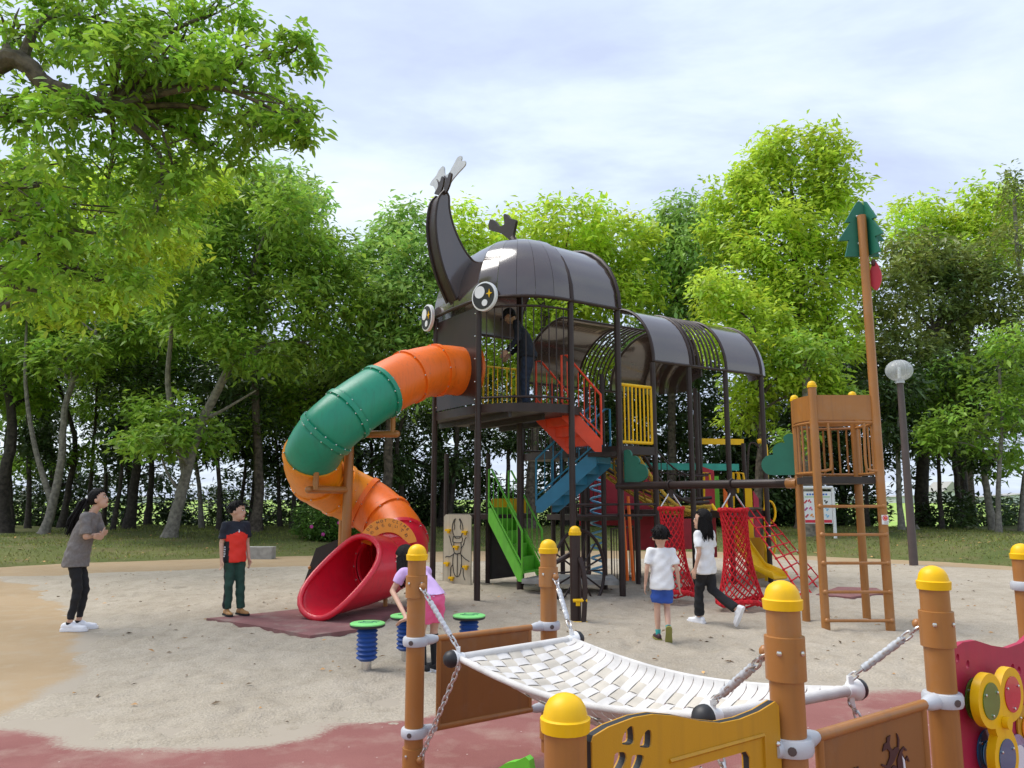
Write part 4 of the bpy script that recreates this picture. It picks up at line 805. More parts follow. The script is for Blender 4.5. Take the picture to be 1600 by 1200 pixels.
# green cloud board beside the beam
def cloud(p, ux, pts, th, par, name='cloud_board'):
    o = MB().plate(p, ux, UP, pts, th).build(name, 'board_green', par, True, 30)
    for (x, y) in (pts[0],): pass
    return o
def cpoly(circs, base_pts, n=9): return circs
bc = Q(.99, -1.42, 0); ub = V(.62, -.78, 0).normalized()
def arc2(cx, cy, r, a0, a1, n=9): return [(cx + r * math.cos(math.radians(a0 + (a1 - a0) * i / (n - 1))), cy + r * math.sin(math.radians(a0 + (a1 - a0) * i / (n - 1)))) for i in range(n)]
cl1 = [(.02, 1.76), (.34, 1.76)] + arc2(.36, 1.90, .13, -70, 110) + arc2(.22, 2.04, .12, 10, 110) + arc2(.08, 2.16, .10, 20, 120) + [(.02, 2.24)]
cloud(bc, ub, cl1, .03, bt)
# red rope ramp at the rear corner
l0, l1 = at(1160, 795, 13.0), at(1190, 795, 14.2); g0, g1 = gnd(1262, 945), gnd(1290, 915); rn = bpy.data.objects.new('rope_ramp', None); COL.objects.link(rn); rn.parent = bt
for k in range(4): MB().tube([l0.lerp(l1, k / 3), g0.lerp(g1, k / 3)], .013, 6).build('rope', 'red_rope', rn)
for k in range(1, 9): MB().tube([l0.lerp(g0, k / 9), l1.lerp(g1, k / 9)], .012, 6).build('cross_rope', 'red_rope', rn)
for k in range(4):
    for j in range(1, 9):
        a = l0.lerp(g0, j / 9).lerp(l1.lerp(g1, j / 9), k / 3); MB().ball(a, .024, 6).build('knot', 'galvanised' if (k + j) % 4 == 0 else 'red_rope', rn)
MB().tube([l0, l1], .028, 8).build('top_bar', 'dark_metal', rn)

# ------------------------------------------------------------ spiral tube slide
CLP = [(740, 583, 11.97), (692, 578, 11.70), (650, 585, 11.30), (605, 606, 10.88), (555, 638, 10.50), (510, 677, 10.35), (488, 716, 10.62), (500, 748, 11.12), (535, 768, 11.50), (580, 792, 11.58), (615, 826, 11.30), (626, 858, 10.95), (608, 880, 10.55), (578, 890, 10.16), (546, 896, 9.82)]
cl = catmull([at(*p) for p in CLP], 8); nC = len(cl)
ts = thing('tube_slide', 'spiral tube slide of orange, green, yellow and red sections with a red open mouth', 'slide', V(-2.29, 10.9, 0))
tg = [(cl[min(i + 1, nC - 1)] - cl[max(i - 1, 0)]).normalized() for i in range(nC)]
fr = [];
for i in range(nC):
    sx = tg[i].cross(UP).normalized(); fr.append((sx, sx.cross(tg[i]).normalized()))
RT = .372
def ringp(i, r, n=26, a0=0, a1=2 * PI, closed=True):
    f = i - int(i); j = min(int(i), nC - 2); c = cl[j].lerp(cl[j + 1], f); sx = fr[j][0].lerp(fr[j + 1][0], f).normalized(); sy = fr[j][1].lerp(fr[j + 1][1], f).normalized()
    m = n if closed else n + 1
    return [c + sx * r * math.cos(a0 + (a1 - a0) * k / n) + sy * r * math.sin(a0 + (a1 - a0) * k / n) for k in range(m)], c, tg[j]
def tube_sec(i0, i1, m, n=26, st=4, r0=RT, r1=RT):
    v_ = []; f = []; K = int((i1 - i0) * 1) or 1; K = max(K, st)
    for q in range(K + 1):
        t = i0 + (i1 - i0) * q / K; v_ += ringp(t, r0 + (r1 - r0) * q / K, n)[0]
    for q in range(K):
        for k in range(n): kk = (k + 1) % n; f.append((q * n + k, q * n + kk, (q + 1) * n + kk, (q + 1) * n + k))
    mb = MB(); mb.add(v_, f); o = mb.build('tube_section', m, ts); s_ = o.modifiers.new('s', 'SOLIDIFY'); s_.thickness = .012; return o
def flange(i, m, par, bolts=14, r=RT + .035, w=.035):
    P_, c, t = ringp(i, r, 30); P1 = ringp(i, RT - .006, 30)[0]
    mb = MB(); n = 30; A = [p - t * w for p in P_]; B_ = [p + t * w for p in P_]; A1 = [p - t * w * 1.1 for p in P1]; B1 = [p + t * w * 1.1 for p in P1]
    v_ = A1 + A + B_ + B1; f = []
    for q in range(3):
        for k in range(n): kk = (k + 1) % n; f.append((q * n + k, q * n + kk, (q + 1) * n + kk, (q + 1) * n + k))
    o = mb.add(v_, f).build('flange', m, par, True, 30)
    if bolts:
        bm = MB()
        for k in range(bolts):
            p = ringp(i, RT + .02, bolts)[0][k]; bm.ball(p + t * w * 1.15, .012, 5); bm.ball(p - t * w * 1.15, .012, 5)
        tag(bm.build('bolts', 'steel', par), kind='stuff')
secs = [(0, 10, 'orange'), (10, 18, 'orange'), (18, 26, 'orange'), (26, 34, 'green_plastic'), (34, 40, 'green_plastic'), (40, 47, 'green_plastic'), (47, 55, 'amber'), (55, 63, 'amber'), (63, 70, 'amber'), (70, 77, 'orange'), (77, 85, 'orange'), (85, 93, 'red_plastic'), (93, 100, 'red_plastic')]
for (a, b, m) in secs:
    o = tube_sec(a, b, m)
    if a: flange(a, m, o, 14 if m in ('green_plastic', 'red_plastic') else 8)
    else: flange(.6, m, o, 14, RT + .05, .025)
flange(100, 'red_plastic', o)
# mouth: tube that opens upward, with rolled lip
mo = MB(); n = 32; v_ = []; rows = 10; lip = [[], []]; lipc = None
for q in range(rows + 1):
    t = q / rows; i_ = 100 + 12 * t; i_ = min(i_, nC - 1.001); c = ringp(i_, .3)[1]; j = int(i_); sx, sy = fr[min(j, nC - 1)]; tt = tg[min(j, nC - 1)]
    for k in range(n):
        a = 2 * PI * k / n; h = (math.sin(a) + 1) / 2                      # 1 on top, 0 at the bottom
        ext = t * (0.80 * ((1 - h) ** 2 * (3 - 2 * (1 - h))) + .02); r_ = RT + .035 * t
        v_.append(ringp(100, .01)[1] + tg[100] * 0 + (c - ringp(100, .01)[1]) * .55 + sx * r_ * (1.06 + .06 * t * (1 - h)) * math.cos(a) + sy * r_ * 1.06 * math.sin(a) + V(tt.x, tt.y, tt.z * .25).normalized() * ext - UP * .05 * t * (1 - h))
f = [(q * n + k, q * n + (k + 1) % n, (q + 1) * n + (k + 1) % n, (q + 1) * n + k) for q in range(rows) for k in range(n)]
for i_, p in enumerate(v_):
    if p.z < .035: p.z = .035
mo.add(v_, f); m_ = mo.build('mouth', 'red_plastic', ts); s_ = m_.modifiers.new('s', 'SOLIDIFY'); s_.thickness = .014
MB().tube(v_[-n:], .038, 10, True).build('lip', 'red_plastic', m_)
# supports: brown mast with two arms, short leg
mx_ = at(543, 780, 10.95); mast = MB().tube([V(mx_.x, mx_.y, -.2), V(mx_.x, mx_.y, at(543, 672, 10.95).z)], .068, 16).build('mast', 'brown', ts)
for (uv, sup) in (((620, 678), (614, 655)), ((482, 765), (494, 745))):
    ya_ = 10.9 if uv[0] > 543 else 10.33; e_ = at(uv[0], uv[1], ya_); MB().tube([V(mx_.x, mx_.y, e_.z), V(e_.x, e_.y, e_.z), ], .05, 12).ball(V(e_.x, e_.y, e_.z), .05, 10).build('arm', 'brown', mast)
    q = at(sup[0], sup[1] - 6, ya_); MB().tube([V(q.x, q.y, e_.z), V(q.x, q.y, q.z - .02), V(q.x, q.y, q.z + .1)], [.04, .04, .09], 10).build('bracket', 'brown', mast)
rp_ = at(603, 900, 10.55); MB().tube([V(rp_.x, rp_.y, -.1), V(rp_.x, rp_.y, .35)], .03, 10).build('leg', 'brown', ts)
# curved notice over the last bend
cN = ringp(89, .01)[1]; tN = (tg[91] + V(-.1, -.65, -.1)).normalized(); sxN = tN.cross(UP).normalized(); syN = sxN.cross(tN)
o_ = at(607, 853, 10.40); ux_ = V(.96, .22, 0).normalized(); uy_ = V(-.1, .25, 1).normalized()
R0, R1 = .22, .38
arcP = [(R1 * math.cos(math.radians(a)) * 1.0, R1 * .98 * math.sin(math.radians(a))) for a in range(8, 173, 9)] + [(R0 * math.cos(math.radians(a)) * 1.05, R0 * .92 * math.sin(math.radians(a)) - .02) for a in range(172, 7, -9)]
nb = MB().plate(o_, ux_, uy_, arcP, .018).build('notice', 'amber', ts, False)
def text3(s, p, ux, uy, size, m, par, name='lettering', ext=.001):
    cu = bpy.data.curves.new(name, 'FONT'); cu.body = s; cu.size = size; cu.align_x = 'CENTER'; cu.align_y = 'CENTER'; cu.extrude = ext; cu.resolution_u = 2
    o = bpy.data.objects.new('t', cu); COL.objects.link(o); dg = bpy.context.evaluated_depsgraph_get(); me = bpy.data.meshes.new_from_object(o.evaluated_get(dg)); bpy.data.objects.remove(o)
    ux = Vector(ux).normalized(); uy = (Vector(uy) - ux * Vector(uy).dot(ux)).normalized(); nz = ux.cross(uy); M4 = Matrix((( ux.x, uy.x, nz.x, p.x), (ux.y, uy.y, nz.y, p.y), (ux.z, uy.z, nz.z, p.z), (0, 0, 0, 1))); me.transform(Matrix.Translation(-rootloc(par)) @ M4); me.materials.clear()
    return link(name, me, m, par)
nz_ = ux_.cross(uy_)
for row, (tx, R_) in enumerate((('DO NOT CLIMB', .338), ('のぼらないでね', .275))):
    for i, ch in enumerate(tx):
        if ch == ' ': continue
        a = math.radians(140 - (100 + 10 * row) * i / (len(tx) - 1)); d = ux_ * math.cos(a) + uy_ * math.sin(a); text3(ch, o_ + d * R_ + nz_ * .011, ux_ * math.sin(a) - uy_ * math.cos(a), d, .052, 'print_brown', nb)
tag(MB().plate(V(0, 0, .065), (1, 0, 0), (0, 1, 0), [tuple(gnd(u, v)[:2]) for u, v in [(322, 978), (400, 990), (484, 1007), (560, 996), (640, 960), (560, 945), (470, 962), (400, 970)]], .05).build('landing_mat', 'rubber_mat', None, False), 'sandy reddish rubber mat in front of the red slide mouth', 'mat')
tag(MB().plate(V(0, 0, .06), (1, 0, 0), (0, 1, 0), [tuple(gnd(u, v)[:2]) for u, v in [(1275, 938), (1330, 942), (1385, 935), (1370, 927), (1310, 925)]], .05).build('landing_mat', 'rubber_mat', None, False), 'small reddish rubber mat behind the brown ladder tower', 'mat')
q0 = at(470, 905, 12.6); db = thing('dark_board_climber', 'dark angular board with a brown post behind the slide mouth', 'climbing board', V(q0.x, 12.6, 0))
MB().plate(V(q0.x, 12.6, 0), (1, .1, 0), UP, [(-.02, -.05), (.75, -.05), (.85, .93), (.62, .88), (.22, .72)], .03).build('board', 'deck', db, False)
q1 = at(533, 840, 12.6); MB().tube([V(q1.x, 12.62, -.1), V(q1.x, 12.62, 1.25)], .05, 12).build('post', 'brown', db)
for (x, z) in ((.02, .42), (.72, .82)): MB().ball(V(q0.x + x + .12, 12.57, z), .03, 8).build('knob', 'brown', db)

# ------------------------------------------------------------ brown lookout tower with the pine-tree mast
T1, T2, T3, T4 = V(3.58, 9.66, 0), V(3.50, 8.87, 0), V(4.22, 8.87, 0), V(4.30, 9.62, 0)
tw = thing('lookout_tower', 'brown ladder tower with yellow caps and a mast topped by a pine-tree cutout', 'play tower', (T1 + T3) / 2)
def capo(p, z, r, par, m='yellow'):
    k = r / .047; return MB().lathe(V(p.x, p.y, z), [(.054 * k, -.012 * k), (.056 * k, .015 * k), (.050 * k, .018 * k), (.0485 * k, .026 * k), (.045 * k, .040 * k), (.036 * k, .054 * k), (.022 * k, .063 * k), (.010 * k, .067 * k), (.001, .068 * k)], 20).build('cap', m, par)
for p, tz in ((T1, 2.74), (T2, 2.80), (T4, 2.78)): capo(p, tz, .047, post(p, tz, .048, 'brown', tw))
zt = at(1348, 337, 8.87).z; post(T3, zt, .052, 'brown', tw)
tcen = (T1 + T2 + T3 + T4) / 4
def tarc(p, q, b, n=9):
    o = (p + q) / 2 - tcen; o.z = 0; o.normalize(); return [p.lerp(q, i / (n - 1)) + o * b * (1 - (2 * i / (n - 1) - 1) ** 2) for i in range(n)]
def band(path, z0, z1, m, par, name='panel', th=.02):
    n = len(path); v_ = []
    for i, p in enumerate(path):
        d = (path[min(i + 1, n - 1)] - path[max(i - 1, 0)]); nn = V(d.y, -d.x, 0).normalized() * th / 2
        v_ += [V(p.x + nn.x, p.y + nn.y, z0), V(p.x + nn.x, p.y + nn.y, z1), V(p.x - nn.x, p.y - nn.y, z1), V(p.x - nn.x, p.y - nn.y, z0)]
    return MB().add(v_, [(i * 4 + k, i * 4 + (k + 1) % 4, i * 4 + 4 + (k + 1) % 4, i * 4 + 4 + k) for i in range(n - 1) for k in range(4)] + [(0, 1, 2, 3), (4 * n - 1, 4 * n - 2, 4 * n - 3, 4 * n - 4)]).build(name, m, par, True, 30)
for path in (tarc(T2, T1, .10), tarc(T1, T4, .10), tarc(T3, T4, .03), [T2, T3]): band(path, 2.41, 2.70, 'brown', tw)
railing(tarc(T2, T1, .10), 1.80, 2.38, 'brown', 6, .018, .012, tw); railing(tarc(T1, T4, .10), 1.80, 2.38, 'brown', 7, .018, .012, tw); railing(tarc(T3, T4, .03), 1.80, 2.38, 'brown', 5, .018, .012, tw)
MB().tube([V(p.x, p.y, 2.38) for p in (T2, T3)], .018, 8).build('rail', 'brown', tw)
for s_, p in ((1, T2), (-1, T3)): MB().tube(catmull([V(p.x, p.y - .02, 1.82), V(p.x + s_ * .12, p.y - .02, 1.83), V(p.x + s_ * .16, p.y - .02, 1.90), V(p.x + s_ * .15, p.y - .02, 2.37)], 4), .016, 8).build('grab_rail', 'brown', tw)
slab('deck', [p for p in tarc(T2, T1, .1)] + [p for p in tarc(T1, T4, .1)][1:] + [T3], 1.755, .075, 'deck', tw)
for z in (1.42, 1.105, .79, .475, .165):
    mb = MB().tube([V(T2.x, T2.y - .045, z), V(T3.x, T3.y - .045, z)], .017, 8)
    for p in (T2, T3): mb.ball(V(p.x, p.y - .045, z), .030, 8)
    mb.build('rung', 'brown', tw)
pine = [(0, 0), (.21, 0), (.155, .22), (.285, .215), (.12, .47), (.19, .465), (.03, .74), (0, .76)]
pp = [(x * .98, y * .92) for x, y in pine] + [(-x * .98, y * .92) for x, y in pine[::-1]]
pb = V(T3.x, T3.y, at(1352, 399, 8.87).z)
pt = MB().plate(pb + V(.0, .055, 0), (1, 0, 0), UP, pp, .03).build('pine_cutout', 'board_green', tw, False); MB().plate(pb + V(.07, .05, 0), V(.25, -1, 0).normalized(), UP, [(x * .98, y * .92) for x, y in pine], .03).build('pine_cutout', 'board_green', tw, False)
for z in (.16, .5):
    for x in (-.04, .08): MB().ball(pb + V(x, .03, z), .016, 6).build('bolt', 'galvanised', pt)
lf = smooth2([(0, 0), (.06, .12), (.05, .26), (.0, .36), (-.05, .24), (-.06, .1)], 4)
bg_ = MB().plate(V(T3.x + .085, T3.y - .02, at(1362, 455, 8.87).z), V(.75, -.66, 0), UP, [(x * 1.1 + .02, y) for x, y in lf], .025).build('red_bug_cutout', 'board_red', tw, True, 30)
MB().ball(V(T3.x + .09, T3.y - .03, at(1362, 455, 8.87).z + .34), (.03, .03, .05), 8).build('head', 'print_brown', bg_)
stp = at(1383, 812, 8.80); st_ = MB().box(stp, (.075, .006, .105)).build('sticker', 'white_paint', tw, False)
MB().lathe(stp + V(0, -.004, .018), [(.030, 0), (.030, .002)], 20, (0, -1, 0)).build('warning_disc', 'sign_red', st_); MB().lathe(stp + V(0, -.007, .018), [(.022, 0), (.022, .001)], 20, (0, -1, 0)).build('warning_ring', 'white_paint', st_); MB().lathe(stp + V(0, -.009, .018), [(.019, 0), (.019, .001)], 20, (0, -1, 0)).build('warning_disc', 'sign_red', st_); MB().ball(stp + V(0.004, -.011, .022), (.007, .002, .007), 8).build('warning_mark', 'yellow', st_)
for k in range(2): MB().box(stp + V(0.008, -.0045, -.025 - .014 * k), (.045, .002, .006)).build('print_line', 'concrete', st_, False)
# beam to the beetle, its green cloud board
b0_, b1_ = V(PD.x, PD.y, 1.70), V(T1.x - .0, T1.y, 1.70); bdir = (b1_ - b0_).normalized()
bm_ = thing('hanging_beam', 'dark horizontal beam between the beetle structure and the brown tower', 'beam', V(b0_.x, b0_.y, 0))
MB().tube([b0_ - bdir * .06, b1_ - bdir * .03], .058, 16).build('bar', 'dark_metal', bm_)
MB().tube([b1_ - bdir * .16, b1_ - bdir * .02], .066, 16).build('socket', 'brown', bm_)
cl2 = [(-.04, 1.80), (-.30, 1.80)] + [(-x, y) for x, y in arc2(.32, 1.93, .13, -70, 100)] + [(-x, y) for x, y in arc2(.19, 2.09, .12, 20, 110)] + [(-x, y) for x, y in arc2(.08, 2.22, .10, 30, 110)] + [(-.04, 2.32)]
cloud(V(T1.x, T1.y - .02, 0), V(.86, -.5, 0).normalized(), cl2, .03, tw)
# red hanging net tubes
def net_tube(u, lab, r0, r1, zt, zb, sway):
    s_ = 0
    best = min((abs((800 + 1200 * p.x / (p.y * CP + .2 * SP)) - u), i) for i in range(201) for p in [b0_.lerp(b1_, i / 200)])[1]; p = b0_.lerp(b1_, best / 200)
    t = thing('net_tube', lab, 'rope net', V(p.x, p.y, 0), 'red net tubes hanging from the beam')
    def pt(a, h):
        k = 1 - h; r = r0 + (r1 - r0) * (k ** 1.4); fl = 1 - .30 * math.sin(PI * min(1, k * 1.02)) * (math.cos(2 * a) * .5 + .5)
        return V(p.x + sway * k + r * fl * math.cos(a), p.y + r * .85 * math.sin(a), zb + (zt - zb) * h + .03 * k * math.sin(3 * a))
    mb = MB(); n = 17; tw_ = 1.2 * PI
    for k in range(n):
        for sg in (1, -1): mb.tube([pt(2 * PI * k / n + sg * tw_ * i / 16, 1 - i / 16) for i in range(17)], .0085, 5)
    tag(mb.build('net', 'red_rope', t), kind='stuff')
    def rimk(h, r_, nm):
        m2 = MB(); m2.tube([pt(2 * PI * k / 28, h) + UP * .008 * math.sin(k * 5) for k in range(28)], r_, 8, True)
        for k in range(28): m2.ball(pt(2 * PI * k / 28, h) + V(.008 * math.sin(k * 3), 0, .008 * math.cos(k * 7)), r_ * 1.25, 5)
        m2.build(nm, 'red_rope', t)
    rimk(1, .022, 'top_ring'); rimk(0, .03, 'bottom_ring')
    m3 = MB()
    for k in range(6):
        for r_ in (0,): m3.tube([pt(2 * PI * k / 6, 0), V(p.x + sway, p.y, zb - .09)], .012, 5)
    m3.build('bottom_net', 'red_rope', t)
    MB().tube([pt(.3 + j * .0 , 1 - j / 14) for j in range(15)], .018, 6).build('edge_rope', 'red_rope', t)
    for a in (.3, 3.4):
        q = pt(a, 1); MB().tube([q, V(p.x, p.y, 1.62)], .012, 6).build('hanger', 'galvanised', t)
    MB().tube([V(p.x, p.y, 1.70) + bdir.cross(UP) * .07 * math.cos(x) + UP * .07 * math.sin(x) for x in [2 * PI * k / 16 for k in range(16)]], .012, 6, True).build('clamp', 'dark_metal', t)
    MB().box(V(p.x, p.y, 1.6), (.07, .05, .12)).build('swivel', 'dark_metal', t)
    ch = MB()
    for k in range(3): ch.tube([V(p.x + sway + (.014 * math.cos(x) if k % 2 else 0), p.y + (0 if k % 2 else .014 * math.cos(x)), zb - .10 - .045 * k + .028 * math.sin(x)) for x in [2 * PI * j / 10 for j in range(10)]], .005, 5, True)
    ch.build('anchor_chain', 'galvanised', t)
net_tube(1048, 'red rope net tube hanging nearer the beetle, behind the boy in white', .175, .29, 1.37, .20, .03)
net_tube(1144, 'red rope net tube hanging nearer the brown tower, right of the girl', .185, .31, 1.36, .17, .06)
# ------------------------------------------------------------ foreground play frame
E1, E2 = V(.817, .577, 0), V(.577, -.817, 0)
F1 = V(-.526, 4.35, 0); F2 = F1 + E1 * .92; F3 = F1 + E2 * 2.35; F4 = F3 + E1 * .92; F5 = F3 - E1 * .86; F6 = V(2.87, 4.42, 0)
ff = thing('play_frame', 'brown post frame with yellow domed caps and coloured play boards in the foreground', 'play frame', F3.copy())
RP = .0508
def fpost(p, top):
    o = MB().tube([V(p.x, p.y, -.2), V(p.x, p.y, top)], RP, 24).build('post', 'brown', ff); c = capo(p, top, RP, o); return o
fp = {i: fpost(p, 1.18 if i != 5 else at(880, 1082, F5.y).z - .074) for i, p in ((1, F1), (2, F2), (3, F3), (4, F4), (5, F5), (6, F6))}
def collar(i, p, z0, z1, d):
    o = MB().lathe(V(p.x, p.y, z0), [(RP + .001, 0), (RP + .009, .002), (RP + .009, z1 - z0 - .002), (RP + .001, z1 - z0)], 24).build('collar', 'brown', fp[i])
    for k, a in enumerate((-.6, .6)):
        q = (V(0, -1, 0).rotated(a) if False else V(math.sin(a), -math.cos(a), 0)); MB().ball(V(p.x, p.y, (z0 + z1) / 2 + .02) + q * (RP + .009), .009, 6).build('bolt', 'steel', fp[i])
    ey = V(p.x, p.y, z0 + (z1 - z0) * .55) + d * (RP + .022); MB().tube([V(p.x, p.y, ey.z) + d * RP, ey], .016, 8).ball(ey, .02, 8).build('eyelet', 'brown', fp[i]); return ey
def clamp(i, p, z, d):
    o = MB().lathe(V(p.x, p.y, z - .026), [(RP + .001, 0), (RP + .014, .003), (RP + .019, .014), (RP + .019, .038), (RP + .014, .049), (RP + .001, .052)], 28).build('clamp', 'grey_clamp', fp[i])
    MB().tube([V(p.x, p.y, z) + d * (RP + .008), V(p.x, p.y, z) + d * (RP + .05), V(p.x, p.y, z) + d * (RP + .085)], [.030, .027, .017], 12).build('clamp_lug', 'grey_clamp', fp[i])
    n = V(-d.x * .3, -1, 0).normalized(); MB().lathe(V(p.x, p.y, z) + n * (RP + .017), [(.013, 0), (.013, .004), (.008, .0045)], 10, n).build('bolt', 'lamp_post', fp[i])
def lug(i, p, z, d): MB().tube([V(p.x, p.y, z) + d * (RP + .008), V(p.x, p.y, z) + d * (RP + .03)], [.030, .026], 12).build('clamp_lug', 'grey_clamp', fp[i])
ez = {1: collar(1, F1, .965, 1.085, E2), 2: collar(2, F2, .965, 1.085, E2), 3: collar(3, F3, .96, 1.09, -E2), 4: collar(4, F4, .96, 1.09, -E2)}
el = {1: collar(1, F1, .08, .19, E2), 2: collar(2, F2, .08, .19, E2), 3: collar(3, F3, .08, .19, -E2), 4: collar(4, F4, .08, .19, -E2)}
def brown_panel(ia, pa, ib, pb, z0, z1):
    d = (pb - pa).normalized(); a = pa + d * (RP + .085); b = pb - d * (RP + .085); pan = MB().plate(a, d, UP, [(.012, z0 + .01), ((b - a).length - .012, z0 + .01), ((b - a).length - .012, z1 - .01), (.012, z1 - .01)], .008).build('board', 'brown_board', ff, False)
    for z in (z0, z1): MB().tube([V(a.x, a.y, z), V(b.x, b.y, z)], .018, 12).build('frame_tube', 'brown', pan); clamp(ia, pa, z, d); clamp(ib, pb, z, -d)
    for q in (a + d * .012, b - d * .012): MB().tube([V(q.x, q.y, z0), V(q.x, q.y, z1)], .014, 10).build('frame_tube', 'brown', pan)
    return pan
brown_panel(1, F1, 2, F2, .265, .735)
pan34 = brown_panel(3, F3, 4, F4, .30, .775)
def on_pl(u, v, p0, n):
    r = Vector(ray(u, v)); o = V(0, 0, EYE); t = n.dot(p0 - o) / n.dot(r); return o + r * t
def pl2(px, p0, n, ux): return [((q - p0).dot(ux), q.z) for u, v in px for q in [on_pl(u, v, p0, n)]]
# printed beetle on the brown board
pb0 = F3 + E2 * .006
def zz(l): return [(1270 + x * .14375, 1080 + y * .14375) for x, y in l]
for l, m in (([(752, 655), (772, 572), (800, 555), (800, 505), (838, 475), (828, 555), (835, 600), (862, 642), (890, 612), (925, 605), (935, 628), (880, 760), (845, 812), (815, 850), (740, 805), (748, 790), (800, 805), (830, 720), (832, 662), (805, 625)], 'print_brown'),
             ([(905, 455), (918, 470), (936, 525), (932, 605), (915, 605), (918, 530)], 'print_brown'), ([(946, 640), (985, 598), (1020, 640), (1005, 648), (985, 625), (965, 665), (990, 720), (1003, 850), (918, 850), (913, 745)], 'print_brown'),
             ([(1000, 745), (1022, 698), (1048, 762), (1035, 764), (1020, 735), (1002, 757)], 'print_brown'), ([(880, 800), (905, 815), (900, 880), (860, 880), (845, 835)], 'print_brown'), ([(445, 825), (470, 835), (490, 815), (495, 850), (450, 850)], 'print_brown'), ([(960, 703), (985, 745), (997, 845), (978, 845), (970, 762)], 'white_print')):
    MB().plate(V(pb0.x, pb0.y, 0) + E2 * (.001 if m == 'print_brown' else .003), E1, UP, pl2(zz(l), V(pb0.x, pb0.y, 0), E2, E1), .003).build('beetle_print', m, pan34, False)
# yellow board
yp = V(F3.x, F3.y, 0) + E2 * .0
top = pl2([(919, 1158), (922, 1148), (945, 1134), (985, 1119), (1015, 1114), (1050, 1117), (1090, 1125), (1120, 1128), (1150, 1122), (1180, 1110), (1204, 1095), (1210, 1096)], yp, E2, E1)
xr = -RP - .012; outl_y = top[:-2] + [(xr - .015, top[-2][1]), (xr, top[-1][1] - .01), (xr, .2), (top[0][0], .2)]
def z3(l): return [(820 + x * .2625, 960 + y * .2625) for x, y in l]
hl_ = [smooth2(pl2(z3(h), yp, E2, E1), 3) for h in ([(555, 758), (568, 700), (600, 660), (622, 665), (628, 745), (610, 768), (575, 768)], [(660, 775), (675, 722), (705, 680), (730, 692), (728, 772), (715, 786), (680, 784)], [(505, 930), (508, 850), (520, 816), (570, 812), (582, 850), (560, 905), (530, 950)], [(605, 940), (612, 850), (628, 828), (675, 828), (684, 852), (662, 915), (630, 960)])]
wx = pl2([(1062, 1195), (1165, 1170)], yp, E2, E1); win = [(wx[0][0], .25), (wx[1][0], .25), (wx[1][0], wx[1][1] - .02), (wx[1][0] - .015, wx[1][1]), (wx[0][0], wx[1][1])]
yb = MB().plate(yp, E1, UP, outl_y, .020, hl_ + [win]).build('yellow_board', 'black_rubber', ff, False)
for s_ in (-1, 1): MB().plate(yp + E2 * .0125 * s_, E1, UP, outl_y, .005, hl_ + [win]).build('skin', 'yellow_board', yb, False)
fr0 = pl2([(1040, 1203), (1187, 1165)], yp, E2, E1)
for a, b in (((fr0[0][0], wx[1][1] + .03), (fr0[1][0], wx[1][1] + .03)), ((fr0[1][0], .2), (fr0[1][0], wx[1][1] + .03))):
    MB().tube([yp + E2 * .017 + E1 * a[0] + UP * a[1], yp + E2 * .017 + E1 * b[0] + UP * b[1]], .006, 4).build('trim', 'yellow_board', yb, False)
for (u, v) in ((1208, 1160), (1188, 1172), (1088, 1197)):
    q = on_pl(u, v, yp, E2); MB().ball(q + E2 * .016, (.009 if u == 1208 else .004), 8).build('bolt', 'steel', yb)
lug(3, F3, .775, -E1)
# magenta board with the spinner
mp_ = V(F4.x, F4.y, 0) + E2 * 0
tpx = pl2([(1484, 1014), (1500, 1003), (1520, 1000), (1545, 1008), (1570, 1012), (1592, 1004), (1612, 985), (1640, 965)], mp_, E2, E1)
om = [(RP + .012, tpx[0][1] - .02)] + tpx + [(tpx[-1][0], .15), (RP + .012, .15)]
def ell(u, v, w_, h_): return pl2([(u + w_ * math.cos(a), v + h_ * math.sin(a)) for a in [2 * PI * k / 14 for k in range(14)]], mp_, E2, E1)
hm = [ell(1492, 1028, 2.6, 7.5), ell(1508, 1038, 2.6, 7.5), ell(1578, 1044, 3, 7.5), ell(1588, 1048, 3, 7.5), ell(1574, 1064, 3, 6), ell(1584, 1067, 3, 6)]
mbd = MB().plate(mp_, E1, UP, om, .020, hm).build('magenta_board', 'board_magenta', ff, False)
B('acrylic_green', (0.09, 0.20, 0.02), .12, .1, coat=.5); B('acrylic_red', (0.55, 0.01, 0.04), .12, .1, coat=.5); B('acrylic_blue', (0.01, 0.10, 0.22), .12, .1, coat=.5); B('acrylic_violet', (0.30, 0.27, 0.42), .12, .1, coat=.5); B('acrylic_lime', (0.15, 0.55, 0.02), .12, .1, coat=.5)
def disc_at(q, r, m, name, par, off, th=.006): return MB().lathe(q + E2 * off, [(r, 0), (r, th)], 28, E2).build(name, m, par)
for (u, v, r, m, mi) in ((1518, 1091, .078, 'acrylic_green', 'acrylic_lime'), (1596, 1132, .078, 'yellow_board', 'amber'), (1536, 1172, .078, 'acrylic_blue', 'light_blue'), (1584, 1178, .078, 'acrylic_violet', 'white_print'), (1556, 1078, .05, 'acrylic_red', 'acrylic_red')):
    q = on_pl(u, v, mp_, E2); disc_at(q, r, m, 'window_disc', mbd, .012); disc_at(q + UP * -.008, r * .6, mi, 'window_disc', mbd, .020, .004)
    for a in (.4, 2.5, 4.5): MB().ball(q + E2 * .021 + (E1 * math.cos(a) + UP * math.sin(a)) * r * .82, .006, 6).build('bolt', 'steel', mbd)
sc_ = on_pl(1562, 1127, mp_ + E2 * .07, E2); spp = []
lobes_ = [math.radians(a) for a in (135, 45, 270)]
pts_ = []
